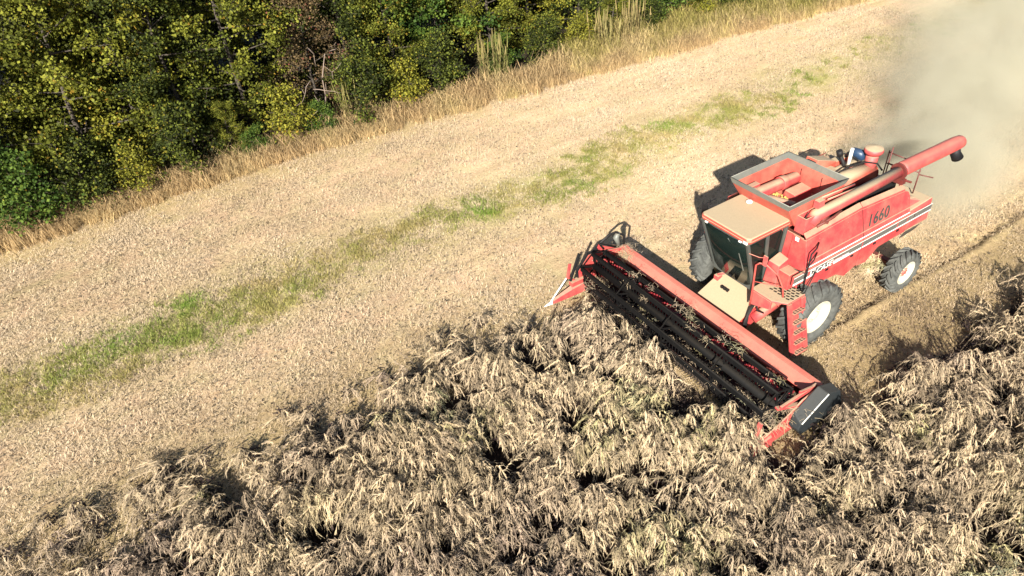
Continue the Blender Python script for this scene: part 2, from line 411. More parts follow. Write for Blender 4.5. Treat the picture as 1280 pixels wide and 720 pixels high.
m = MB(); m.box((.6, -.55, 1.65), (1.15, -.36, 2.2)); m.box((1.02, -.50, 2.2), (1.10, -.42, 2.42)); m.build('console', BLACK, cab, .02)
# teal boxes low in the cab, added to imitate reflections on the windscreen
build_each([lambda m: m.box((1.05, -.52, 1.68), (1.14, -.22, 1.9)), lambda m: m.box((1.06, .22, 1.66), (1.15, .44, 1.74))], 'reflection_box', painted('teal_reflection', (.30, .48, .40), .5, .1, .1), cab, .02)

# ---- access platform, rails, ladder
pf = MB()
pf.hexa([(1.30, .70, 1.68), (.50, .70, 1.68), (.50, 1.60, 1.68), (1.08, 1.60, 1.68), (1.30, 1.30, 1.68)], [(1.30, .70, 1.73), (.50, .70, 1.73), (.50, 1.60, 1.73), (1.08, 1.60, 1.73), (1.30, 1.30, 1.73)])
pf.hexa([(1.30, .72, 1.25), (1.24, .72, 1.25), (1.24, 1.3, 1.45), (1.30, 1.3, 1.45)], [(1.30, .72, 1.679), (1.24, .72, 1.679), (1.24, 1.3, 1.679), (1.30, 1.3, 1.679)])
plat = pf.build('platform', REDTOP, H, .01)
m = MB()
for i in range(6):
    for j in range(5):
        x = 1.0 - i * .085; y = .98 + j * .12 + (i % 2) * .05
        m.hexa([(x, y, 1.733), (x - .03, y, 1.733), (x - .05, y + .07, 1.733), (x - .02, y + .07, 1.733)], [(x, y, 1.745), (x - .03, y, 1.745), (x - .05, y + .07, 1.745), (x - .02, y + .07, 1.745)])
m.build('tread_cleats', BLACK, plat)
def ladder():
    top = Vector((0, 1.62, 1.70)); bot = Vector((0, 1.98, .36))
    m = MB()
    for x in (1.05, .60):
        a = top + Vector((x, 0, 0)); b = bot + Vector((x - .0, 0, 0))
        m.bar(a, b, .05, .14)
    d = (bot - top)
    # backing plates between the treads
    for i in range(5):
        u = (i + .1) / 5; p = top + d * u; q = top + d * (u + .165)
        off = Vector((0, -.05, 0))
        m.hexa([p + Vector((1.02, 0, 0)) + off, p + Vector((.63, 0, 0)) + off, q + Vector((.63, 0, 0)) + off, q + Vector((1.02, 0, 0)) + off],
               [p + Vector((1.02, .02, 0)) + off, p + Vector((.63, .02, 0)) + off, q + Vector((.63, .02, 0)) + off, q + Vector((1.02, .02, 0)) + off])
    lad = m.build('ladder', RED, H, .006)
    for i in range(5):
        u = (i + .95) / 5; p = top + d * u
        m = MB(); m.box((1.02, p.y - .05, p.z - .015), (.63, p.y + .09, p.z + .015))
        st = m.build('step', RED, lad, .004)
        m = MB()
        for j in range(2):
            for k in range(4):
                x = .98 - k * .09; y = p.y - .01 + j * .05
                m.hexa([(x, y, p.z + .0165), (x - .05, y + .02, p.z + .0165), (x - .05, y + .035, p.z + .0165), (x, y + .015, p.z + .0165)],
                       [(x, y, p.z + .026), (x - .05, y + .02, p.z + .026), (x - .05, y + .035, p.z + .026), (x, y + .015, p.z + .026)])
        m.box((.985, p.y - .012, p.z + .0155), (.655, p.y + .075, p.z + .0172), 1)
        g = m.build('step_grip', [BLACK, RED], st)
ladder()
m = MB(); m.tube([(1.33, .76, 1.25), (1.35, .78, 1.75), (1.38, .78, 2.50), (1.34, .84, 2.57), (1.25, .95, 2.55), (1.08, 1.2, 2.3), (1.02, 1.34, 2.0), (1.0, 1.38, 1.74)], .022, 8)
m.tube([(1.36, .80, 2.02), (1.03, 1.34, 2.02)], .012, 6)
m.build('handrail', painted('rail_pink', (.45, .05, .045), .45, .3, .5), H, label='red looped handrail at the platform front')
m = MB()
m.tube([(.5, 1.5, 1.72), (.48, 1.5, 2.65), (.44, 1.48, 2.78), (.2, 1.42, 2.8), (-.02, 1.30, 2.8)], .018, 8)
m.tube([(.48, 1.5, 2.45), (.3, 1.48, 2.55), (.05, 1.36, 2.58)], .016, 8)
m.tube([(.49, 1.5, 2.25), (.52, 1.1, 2.2), (.7, .9, 2.15)], .014, 6)
m.tube([(.52, 1.58, 1.73), (.1, 1.46, 2.10)], .014, 6)
m.build('handrail', BLACK, H, label='black handrail behind the platform')
m = MB(); m.box((.335, .93, 2.78), (.35, 1.03, 2.93)); m.build('warning_plate', WHITE, H)

# ---- open box left of tank (battery / tool box)
m = MB()
bx0, bx1, by0, by1, bz0, bz1 = .28, -.36, .80, 1.06, 3.0, 3.42
for a, b in (((bx0, by0, bz0), (bx0 - .03, by1, bz1)), ((bx1, by0, bz0), (bx1 + .03, by1, bz1 + .05)), ((bx0 - .031, by1 - .03, bz0), (bx1 + .031, by1, bz1)), ((bx0 - .031, by0, bz0), (bx1 + .031, by0 + .03, bz1))):
    m.box(a, b)
tb = m.build('tool_box', REDTOP, H, .006)
m = MB(); m.box((bx0 - .032, by0 + .031, bz0 + .05), (bx1 + .032, by1 - .031, bz0 + .12)); m.tube([(.2, .86, 3.1), (.05, .93, 3.46)], .012, 6); m.tube([(-.05, .87, 3.1), (-.15, .95, 3.44)], .012, 6); m.box((.22, .84, 3.12), (.05, .98, 3.25))
m.build('box_fittings', BLACK, tb)

# ---- unloading auger along the left
ua = MB()
ua.tube([(.02, .98, 3.20), (-.12, 1.0, 3.35), (-.45, 1.03, 3.38), (-3.0, 1.06, 3.48)], [.155, .16, .14, .14], 20)
UA = ua.build('unloading_auger', REDTOP, H)
m = MB(); m.tube([(-3.0, 1.06, 3.50), (-3.1, 1.06, 3.51), (-5.15, 1.09, 3.50), (-5.34, 1.09, 3.49), (-5.40, 1.09, 3.47)], [.185, .185, .185, .17, .12], 22)
m.build('auger_tube', painted('auger_pink', (.50, .058, .058), .45, .32, .35), UA)
m = MB(); m.tube([(-2.93, 1.06, 3.49), (-2.98, 1.06, 3.49)], .21, 20); m.box((-2.9, .98, 3.2), (-3.05, 1.25, 3.33)); m.tube([(-3.0, 1.2, 3.3), (-3.2, 1.3, 3.2)], .03, 8)
m.build('auger_hinge', REDDIRTSHADE, UA, .004)
m = MB(); m.tube([(-5.12, 1.12, 3.42), (-5.16, 1.17, 3.26), (-5.24, 1.22, 3.12)], [.13, .125, .14], 16)
m.build('auger_spout', BLACK, UA)
m = MB(); m.bar((-.4, 1.16, 3.12), (-.1, 1.02, 3.25), .05, .06); m.tube([(-.1, 1.1, 3.1), (-.6, 1.14, 3.18), (-.9, 1.1, 3.22)], .035, 8); m.lathe([(.001, 0), (.12, 0), (.12, .05), (.001, .05)], (-.35, 1.08, 3.2), 'y', 14)
m.build('auger_drive', REDDIRTSHADE, UA)
# rods and pipes between tank and auger
m = MB(); m.tube([(-.35, .88, 3.66), (-1.5, .90, 3.60)], .03, 8); m.tube([(-.55, .92, 3.56), (-1.6, .94, 3.50)], .022, 8); m.box((-.15, .86, 3.50), (-.35, 1.0, 3.68))
m.build('fuel_pipes', REDTOP, H)

# ---- engine deck
m = MB()
m.box((-1.30, -1.10, 2.76), (-3.42, .30, 2.93))
m.hexa([(-1.32, -1.05, 2.94), (-2.7, -1.05, 2.94), (-2.7, .02, 2.94), (-1.32, .02, 2.94)], [(-1.34, -.95, 3.22), (-2.6, -.85, 3.12), (-2.6, -.10, 3.14), (-1.34, -.02, 3.24)])
m.build('engine_deck', DECK, H, .03)
m = MB()
m.hexa([(-2.05, -.95, 3.1), (-2.05, -.5, 3.1), (-2.6, -.5, 3.05), (-2.6, -.95, 3.05)], [(-2.1, -.9, 3.42), (-2.1, -.55, 3.42), (-2.75, -.45, 3.22), (-2.75, -.9, 3.2)])
hb = m.build('intake_hood', DECK, H, .02)
m = MB(); m.hexa([(-2.04, -.88, 3.16), (-2.04, -.58, 3.16), (-2.09, -.6, 3.36), (-2.09, -.84, 3.36)], [(-2.0, -.88, 3.16), (-2.0, -.58, 3.16), (-2.06, -.6, 3.36), (-2.06, -.84, 3.36)]); m.build('intake_screen', BLACK, hb)
m = MB(); m.tube([(-1.75, .10, 3.02), (-3.32, .12, 2.98)], [.26, .25], 22); m.tube([(-3.32, .12, 2.98), (-3.40, .12, 2.98)], [.27, .20], 22)
m.build('fuel_tank', DECK, H)
m = MB(); m.tube([(-2.5, -.28, 2.95), (-3.35, -.28, 2.95)], .2, 14); m.box((-2.75, -.65, 2.93), (-3.3, -.45, 3.2)); m.tube([(-2.8, -.1, 3.15), (-3.2, 0, 3.2), (-3.35, .05, 3.1)], .04, 8)
m.tube([(-3.0, -.7, 3.05), (-3.3, -.5, 3.25), (-3.4, -.2, 3.2)], .035, 8)
m.build('engine', DECK, H, .015)
m = MB(); m.tube([(-3.22, .16, 3.1), (-3.22, .16, 3.52)], .15, 20); m.tube([(-3.22, .16, 3.52), (-3.22, .16, 3.60), (-3.22, .16, 3.68)], [.19, .235, .215], 20); m.lathe([(.001, .05), (.13, .03), (.215, 0)], (-3.22, .16, 3.68), 'z', 20)
m.build('air_cleaner', REDTOP, H)
m = MB(); m.tube([(-2.90, -.22, 3.1), (-2.90, -.22, 3.55), (-2.92, -.22, 3.62)], [.045, .045, .04], 12); m.build('exhaust_pipe', WHITE, H)
m = MB(); m.tube([(-2.80, -.24, 2.95), (-2.78, -.27, 3.2), (-2.72, -.38, 3.42)], [.07, .05, .05], 10); m.tube([(-2.72, -.38, 3.42), (-2.68, -.42, 3.55)], [.08, .08], 10); m.tube([(-3.0, -.14, 3.0), (-3.02, -.12, 3.14)], .06, 8)
m.build('muffler_elbow', BLACK, H)
m = MB(); m.tube([(-3.08, -.42, 3.32), (-3.12, -.28, 3.42), (-3.17, -.12, 3.40), (-3.18, -.05, 3.28)], [.05, .12, .14, .10], 14); m.build('air_intake_elbow', NAVY, H)
build_each([lambda m: m.tube([(-1.7, .10, 3.32), (-2.4, .05, 3.36), (-2.95, .18, 3.38), (-3.2, .35, 3.32), (-3.28, .48, 3.15)], .022, 8),
 lambda m: m.tube([(-1.55, -1.0, 3.3), (-2.0, -.98, 3.5), (-2.3, -.98, 3.5)], .012, 6), lambda m: m.tube([(-3.05, .02, 3.3), (-3.15, -.4, 3.25), (-3.1, -.6, 3.15)], .018, 6)], 'hose', BLACK, H)
m = MB(); m.box((-1.30, .80, 2.76), (-3.40, .86, 3.22)); m.box((-1.31, .34, 2.76), (-3.39, .79, 2.80)); m.box((.2, .87, 2.2), (-3.38, 1.1, 2.5)); m.build('auger_trough', BLACK, H)

# ---- rear hood, chopper, rear rails
m = MB()
m.hexa([(-3.43, -1.40, 1.72), (-4.44, -1.38, 1.68), (-4.44, 1.38, 1.68), (-3.43, 1.40, 1.72)], [(-3.43, -1.40, 2.34), (-4.36, -1.38, 2.37), (-4.36, 1.38, 2.37), (-3.43, 1.40, 2.34)])
m.hexa([(-3.43, -1.30, 2.345), (-4.0, -1.30, 2.375), (-4.0, 1.30, 2.375), (-3.43, 1.30, 2.345)], [(-3.43, -1.2, 2.62), (-3.8, -1.2, 2.52), (-3.8, 1.2, 2.52), (-3.43, 1.2, 2.62)])
m.build('rear_hood', REDTOP, H, .03)
m = MB()
m.hexa([(-2.75, -1.15, 1.30), (-4.15, -1.15, 1.38), (-4.15, 1.15, 1.38), (-2.75, 1.15, 1.30)], [(-2.75, -1.28, 1.71), (-4.2, -1.32, 1.66), (-4.2, 1.32, 1.66), (-2.75, 1.28, 1.71)])
ch = m.build('straw_chopper', REDTOP, H, .03)
m = MB(); m.hexa([(-3.55, 1.27, 1.40), (-4.14, 1.27, 1.43), (-4.17, 1.35, 1.62), (-3.58, 1.335, 1.60)], [(-3.55, 1.30, 1.40), (-4.14, 1.30, 1.43), (-4.17, 1.37, 1.62), (-3.58, 1.355, 1.60)]); m.build('reflector', DECALTEXT, ch)
m = MB()
for pts in ([(-3.6, .85, 2.5), (-3.6, .85, 3.55)], [(-3.6, .35, 2.6), (-3.6, .35, 3.55)], [(-3.6, .85, 3.5), (-3.6, .35, 3.5)], [(-3.6, .85, 3.2), (-3.6, .35, 3.2)],
            [(-4.1, .98, 2.4), (-4.1, .98, 3.1)], [(-4.1, .98, 2.95), (-4.3, 1.25, 2.9)], [(-4.1, .4, 2.4), (-4.1, .4, 3.0), (-4.1, .98, 3.0)],
            [(-3.42, .5, 2.7), (-3.45, .5, 3.75)], [(-3.45, .5, 3.3), (-3.55, .75, 3.25)]):
    m.tube(pts, .016, 6)
m.build('rear_rail', painted('dark_rail', (.10, .012, .014), .5, .1, .2), H)

# ---- wheels
def wheel(name, x, s, yo, R, w, rr, nl, hubmat):
    """s = side; yo = |y| of the outer sidewall"""
    c = Vector((x, 0, R * .955)); yc = s * (yo - w / 2)
    root = bpy.data.objects.new(name, None); COL.objects.link(root); root.parent = H
    m = MB(); h = w / 2; Rb = R - .05
    prof = [(rr, -h * .80), (rr + (Rb - rr) * .25, -h * .97), (rr + (Rb - rr) * .6, -h), (Rb - .05, -h * .93), (Rb, -h * .72), (Rb + .012, 0), (Rb, h * .72), (Rb - .05, h * .93), (rr + (Rb - rr) * .6, h), (rr + (Rb - rr) * .25, h * .97), (rr, h * .80)]
    m.lathe(prof, (c.x, yc, c.z), 'y', 56)
    # chevron lugs
    for k in range(nl):
        for side in (-1, 1):
            a0 = 2 * PI * (k + (.5 if side > 0 else 0)) / nl
            sweep = .30 * .8 / R
            nseg = 4; ring = []
            for i in range(nseg + 1):
                u = i / nseg
                yy = side * (h * .04 + u * h * .97); aa = a0 + sweep * (u ** .9) * -1 * (1)
                rad = Rb + .012 - (.0 if u < .75 else (u - .75) * .35)
                wd = .042 / R * (1.0 + .25 * u)
                pts = []
                for (da, dr) in ((-wd, -.02), (wd, -.02), (wd * .72, .052), (-wd * .72, .052)):
                    r_ = rad + dr
                    pts.append(m.bm.verts.new((c.x + r_ * math.cos(aa + da), yc + yy, c.z + r_ * math.sin(aa + da))))
                ring.append(pts)
            for A, B in zip(ring, ring[1:]):
                for q in range(4): m.bm.faces.new([A[q], A[(q + 1) % 4], B[(q + 1) % 4], B[q]])
            m.bm.faces.new(ring[0][::-1]); m.bm.faces.new(ring[-1])
    ty = m.build('tyre', RUBBER, root)
    m = MB(); hs = s
    P = [(rr + .012, -h * .78 * hs), (rr - .03, -h * .6 * hs), (rr - .05, 0), (rr - .05, h * .35 * hs), (rr - .02, h * .62 * hs), (rr + .016, h * .80 * hs), (rr + .016, h * .84 * hs), (rr - .022, h * .82 * hs), (rr - .045, h * .55 * hs), (rr * .80, h * .38 * hs), (rr * .42, h * .30 * hs), (rr * .38, h * .46 * hs), (.001, h * .47 * hs)]
    m.lathe(P, (c.x, yc, c.z), 'y', 48)
    rim = m.build('rim', CREAM, root)
    m = MB()
    m.lathe([(rr * .26, h * .46 * hs), (rr * .24, h * .62 * hs), (rr * .16, h * .68 * hs), (.001, h * .68 * hs)], (c.x, yc, c.z), 'y', 20)
    for k in range(8):
        a = 2 * PI * k / 8; p = Vector((c.x + rr * .33 * math.cos(a), yc + h * .46 * hs, c.z + rr * .33 * math.sin(a)))
        m.tube([p, p + Vector((0, hs * .03, 0))], .018, 6)
    m.build('hub', hubmat, root)
for s in (1, -1):
    wheel('front_wheel', 0, s, 1.80, .88, .60, .44, 20, CREAM)
    wheel('rear_wheel', -3.47, s, 1.82, .605, .40, .33, 18, RED)
m = MB(); m.bar((0, -1.4, .86), (0, 1.4, .86), .3, .3); m.build('front_axle', REDDIRTSHADE, H, .02); m = MB(); m.bar((-3.47, -1.6, .6), (-3.47, 1.6, .6), .18, .2); m.bar((-3.47, 0, .7), (-3.0, 0, 1.3), .3, .3)
m.build('rear_axle', REDDIRTSHADE, H, .02)

# ---- feeder house
m = MB()
def fz(x): return 1.22 - (x - .7) * .47
m.hexa([(.5, -.70, .62), (1.62, -.70, .22), (1.62, .70, .22), (.5, .70, .62)], [(.5, -.70, fz(.5) - .03), (1.62, -.70, fz(1.62) - .03), (1.62, .70, fz(1.62) - .03), (.5, .70, fz(.5) - .03)])
m.box((1.63, -.85, .12), (1.78, .85, .80))
FH = m.build('feeder_house', RED, H, .02)
m = MB(); m.hexa([(.52, -.66, fz(.52) - .029), (1.60, -.68, fz(1.6) - .029), (1.60, .74, fz(1.6) - .029), (.52, .74, fz(.52) - .029)], [(.52, -.66, fz(.52) + .02), (1.60, -.68, fz(1.6) + .02), (1.60, .74, fz(1.6) + .02), (.52, .74, fz(.52) + .02)])
m.build('feeder_cover', TANP, FH, .006)
m = MB(); m.tube([(1.15, .78, .72), (.6, .92, 1.02)], .13, 14); m.tube([(.6, .92, 1.02), (.35, .95, 1.2)], .16, 14); m.lathe([(.001, 0), (.2, 0), (.2, .10), (.001, .10)], (.62, .76, 1.05), 'y', 20)
m.build('feeder_drive', RED, FH)
m = MB()
for k, dx in enumerate((0, .04, .08, .12)):
    m.tube([(1.1 - dx, .72, 1.25), (1.35 - dx, .80, 1.15), (1.55 - dx, .86, .92 + dx), (1.62 - dx, .9, .60)], .013, 6)
m.tube([(.95, .70, 1.35), (1.15, .82, 1.3), (1.2, .9, 1.1), (1.0, .95, .95)], .02, 6)
m.build('hydraulic_hose', BLACK, FH)
m = MB(); m.box((1.08, -.66, fz(1.08) + .022), (.92, -.52, fz(1.08) + .16)); m.tube([(1.0, -.6, 1.2), (.95, -.45, 1.32)], .04, 8); m.build('feeder_bracket', REDTOP, FH, .01)
m = MB()
for k in range(3): m.box((1.17, -.33 + k * .09, fz(1.17) + .021), (1.10, -.26 + k * .09, fz(1.1) + .05))
m.build('latch', BLACK, FH)

# ---- header
W = 3.32
hd = bpy.data.objects.new('header', None); COL.objects.link(hd); hd.parent = H
m = MB()
m.hexa([(1.80, -W, .86), (1.93, -W, .86), (1.93, W, .86), (1.80, W, .86)], [(1.80, -W, 1.0), (1.93, -W, 1.0), (1.93, W, 1.0), (1.80, W, 1.0)])
m.hexa([(1.935, -W, .97), (1.935, -W, 1.0), (1.935, W, 1.0), (1.935, W, .97)], [(2.15, -W, .80), (2.16, -W, .82), (2.16, W, .82), (2.15, W, .80)])
m.build('top_beam', painted('beam_red', (.50, .055, .052), .5, .30, .45), hd, .02)
m = MB()
m.hexa([(1.90, -W, .20), (1.86, -W, .20), (1.86, W, .20), (1.90, W, .20)], [(1.925, -W, .859), (1.86, -W, .859), (1.86, W, .859), (1.925, W, .859)])
m.build('back_sheet', REDDIRTSHADE, hd)
m = MB()
pr = [(1.86, .16), (1.91, .20), (2.15, .10), (2.45, .08), (2.8, .12), (3.15, .14)]
for (x0, z0), (x1, z1) in zip(pr, pr[1:]):
    m.hexa([(x0, -W, z0 - .03), (x1, -W, z1 - .03), (x1, W, z1 - .03), (x0, W, z0 - .03)], [(x0, -W, z0), (x1, -W, z1), (x1, W, z1), (x0, W, z0)])
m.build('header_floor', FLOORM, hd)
m = MB()
m.box((3.14, -W, .10), (3.22, W, .135))
for k in range(87):
    y = -W + .04 + k * .0762
    m.hexa([(3.22, y - .012, .10), (3.34, y - .004, .10), (3.34, y + .004, .10), (3.22, y + .012, .10)], [(3.22, y - .012, .13), (3.34, y - .004, .115), (3.34, y + .004, .115), (3.22, y + .012, .13)])
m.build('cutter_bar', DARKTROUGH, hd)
m = MB()
ax, az = 2.35, .42
m.tube([(ax, -W + .06, az), (ax, W - .06, az)], .16, 18)
for a0, a1, hnd in ((-W + .1, -.55, 1), (W - .1, .55, -1)):
    n = 120; prev = None
    for i in range(n + 1):
        y = a0 + (a1 - a0) * i / n; th = hnd * 2 * PI * abs(y - a0) / .52
        p = [m.bm.verts.new((ax + r * math.cos(th), y, az + r * math.sin(th))) for r in (.155, .30)]
        if prev: m.bm.faces.new([prev[0], prev[1], p[1], p[0]])
        prev = p
for k in range(16):
    y = -.5 + k * .067; th = k * 1.9
    m.bar((ax, y, az), (ax + .28 * math.cos(th), y, az + .28 * math.sin(th)), .016, .016)
m.build('header_auger', painted('auger_shaded_red', (.34, .02, .03), .55, .06, .06, (.05, .008, .01)), hd)  # dark blotches paint reel shade between the redder sunlit flights
# reel
rx, rz, rr_ = 3.02, .90, .50
m = MB()
m.tube([(rx, -W + .16, rz), (rx, W - .16, rz)], .10, 12)
nb = 6; ys = [-W + .18, -W * .5, 0, W * .5, W - .18]
for k in range(nb):
    th = 2 * PI * k / nb + .35
    bx, bz = rx + rr_ * math.cos(th), rz + rr_ * math.sin(th)
    m.tube([(bx, -W + .14, bz), (bx, W - .14, bz)], .028, 8)
    # slat strip carrying the tines
    m.hexa([(bx - .012, -W + .14, bz - .14), (bx + .012, -W + .14, bz - .14), (bx + .012, W - .14, bz - .14), (bx - .012, W - .14, bz - .14)],
           [(bx - .012, -W + .14, bz), (bx + .012, -W + .14, bz), (bx + .012, W - .14, bz), (bx - .012, W - .14, bz)])
    for j in range(64):
        y = -W + .22 + j * .0995
        m.bar((bx, y, bz - .08), (bx + .02, y, bz - .27), .012, .012)
    th2 = 2 * PI * (k + 1) / nb + .35
    cx2, cz2 = rx + rr_ * math.cos(th2), rz + rr_ * math.sin(th2)
    for y in ys:
        m.bar((rx, y, rz), (bx, y, bz), .02, .05); m.bar((bx * .98 + rx * .02, y, bz), (cx2 * .98 + rx * .02, y, cz2), .02, .035)
m.build('reel', painted('reel_black', (.0035, .0035, .004), .75, .012, .03, spec=.12), hd)
for s in (-1, 1):
    m = MB()
    m.bar((1.95, s * (W - .06), 1.0), (3.05, s * (W - .06), .98), .06, .10)
    m.bar((2.0, s * (W - .06), 1.0), (2.5, s * (W - .06), 1.12), .05, .06)
    m.build('reel_arm', RED, hd, .008)
build_each([lambda m, s=s: m.tube([(2.05, s * (W - .10), .72), (2.75, s * (W - .10), 1.02)], .028, 8) for s in (-1, 1)], 'reel_cylinder', BLACK, hd)
build_each([lambda m: m.tube([(2.2, -W + .02, 1.1), (2.75, -W + .0, 1.42), (2.60, -W, 1.2)], .03, 8),
 lambda m: m.tube([(2.6, W - .2, 1.2), (2.9, W - .25, .95), (3.1, W - .2, .55), (3.2, W - .1, .4)], .022, 8),
 lambda m: m.tube([(2.5, W - .3, 1.0), (2.75, W - .35, .7), (3.0, W - .3, .5)], .018, 8)], 'hydraulic_hose', BLACK, hd)
# end sheets
for s in (-1, 1):
    m = MB(); y0 = s * W; y1 = s * (W + .035)
    prof = [(1.84, .12), (3.25, .06), (3.55, .12), (3.50, .42), (2.95, .62), (2.45, .92), (1.90, 1.02), (1.80, .98)]
    m.hexa([(x, y0, z) for x, z in prof], [(x, y1, z) for x, z in prof])
    m.build('end_sheet', RED, hd, .006)
# right divider, white tipped
def divider(y, s, tipx, tipmat):
    m = MB()
    sec = [(3.30, .10, .46, .13), (3.7, .10, .40, .12), (4.1, .09, .29, .085), (tipx - .26, .08, .19, .045)]
    prev = None
    for x, z0, z1, hw in sec:
        ring = [(x, y - hw, z0), (x, y + hw, z0), (x, y + hw * .7, z0 + (z1 - z0) * .7), (x, y, z1), (x, y - hw * .7, z0 + (z1 - z0) * .7)]
        if prev: m.hexa(prev, ring)
        prev = ring
    o = m.build('crop_divider', RED, hd, .008)
    m = MB(); ring = [(p[0], p[1], p[2]) for p in prev]
    tip = [(tipx, y + (p[1] - y) * .12, .09 + (p[2] - .09) * .12) for p in prev]
    m.hexa([(p[0] + .001, p[1], p[2]) for p in ring], tip); m.build('divider_tip', tipmat, o)
    return o
dR = divider(-W - .05, -1, 4.62, WHITE)
m = MB(); m.tube([(4.38, -W - .05, .18), (3.78, -W - .02, .84)], .022, 8); m.build('divider_rod', WHITE, dR)
m = MB(); m.bar((3.84, -W, .74), (3.72, -W - .04, 1.18), .05, .08); m.bar((3.45, -W - .03, .42), (3.84, -W - .03, .78), .04, .05); m.bar((3.3, -W, .5), (3.75, -W, .5), .16, .14); m.build('divider_stub', RED, dR, .006)
m = MB(); m.bar((3.76, -W, .62), (3.42, -W - .02, 1.38), .07, .05); m.build('crop_rod', BLACK, dR)
# far end: black ring frame in front of red cells
m = MB(); yy = -W - .045
fr = [(2.56, 1.02), (2.62, 1.22), (3.12, 1.24), (3.5, .80), (3.42, .45), (2.7, .6)]
for a, b in zip(fr, fr[1:] + fr[:1]): m.bar((a[0], yy, a[1]), (b[0], yy, b[1]), .05, .07)
m.bar((2.9, yy, 1.2), (3.05, yy, .6), .04, .06); m.bar((2.6, yy, .9), (3.48, yy, .82), .04, .06)
m.build('reel_end_frame', BLACK, hd)
m = MB(); m.hexa([(2.60, yy + .02, .62), (3.44, yy + .02, .50), (3.46, yy + .02, .80), (3.10, yy + .02, 1.20), (2.64, yy + .02, 1.19)], [(2.60, yy + .035, .62), (3.44, yy + .035, .50), (3.46, yy + .035, .80), (3.10, yy + .035, 1.20), (2.64, yy + .035, 1.19)])
m.bar((2.2, yy, 1.05), (2.75, yy, 1.30), .06, .14)
m.build('reel_end_plate', RED, hd)
m = MB(); m.tube([(2.0, yy - .02, 1.02), (2.1, yy - .04, 1.32), (1.98, yy - .06, 1.45)], [.05, .09, .06], 10); m.build('drive_guard', GALV, hd)
m = MB(); m.tube([(2.7, yy - .02, 1.38), (2.35, yy - .03, 1.52), (2.1, yy - .04, 1.5), (1.85, yy, 1.3), (1.85, yy, 1.0)], .035, 8); m.build('hydraulic_hose', BLACK, hd)
# left drive shield, angular
m = MB(); yo = W + .28; yi = W + .05
outer = [(1.30, .24), (1.46, .12), (2.62, .14), (2.76, .38), (2.70, .54), (1.98, 1.04), (1.55, .86)]
inner = [(1.36, .14), (1.46, .10), (2.62, .12), (2.80, .40), (2.72, .74), (2.08, 1.15), (1.62, .98)]
m.hexa([(x, yi, z) for x, z in inner], [(x, yo, z) for x, z in outer])
sh = m.build('end_shield', GREYPANEL, hd, .02)
m = MB()
A, B = Vector((1.99, yo + .004, 1.035)), Vector((2.69, yo + .004, .545))
for u0, u1 in ((0, .30), (.31, .55), (.57, .66), (.68, 1)): m.bar(A.lerp(B, u0), A.lerp(B, u1), .016, .026)
m.build('white_trim', WHITE, sh)
dL = divider(W - .02, 1, 4.1, RED)
m = MB(); m.bar((3.55, W - .1, .82), (3.66, W - .1, .34), .10, .05); m.bar((3.66, W - .1, .34), (3.9, W - .05, .2), .08, .05)
m.bar((2.35, W + .02, .75), (3.1, W - .12, .95), .10, .05); m.bar((2.3, W - .02, .55), (3.5, W - .02, .30), .05, .10)
m.build('divider_stub', RED, dL, .006)
bpy.context.view_layer.update()
# ------------------------------------------------------------------ instancing helper (for uncountable stuff)
def np_mesh(name, V, F, mats, mi=None, cols=None):
    """V (n,3), F (m,4) quads"""
    me = bpy.data.meshes.new(name)
    V = np.asarray(V, np.float32); F = np.asarray(F, np.int32)
    me.vertices.add(len(V)); me.vertices.foreach_set('co', V.ravel())
    me.loops.add(F.size); me.loops.foreach_set('vertex_index', F.ravel())
    me.polygons.add(len(F)); me.polygons.foreach_set('loop_start', np.arange(0, F.size, F.shape[1], dtype=np.int32))
    me.polygons.foreach_set('loop_total', np.full(len(F), F.shape[1], np.int32))
    for m in (mats if isinstance(mats, (list, tuple)) else [mats]): me.materials.append(m)
    if mi is not None: me.polygons.foreach_set('material_index', np.asarray(mi, np.int32))
    if cols is not None:
        a = me.attributes.new('shade', 'FLOAT', 'FACE'); a.data.foreach_set('value', np.asarray(cols, np.float32))
    me.update(calc_edges=True); me.validate()
    return me
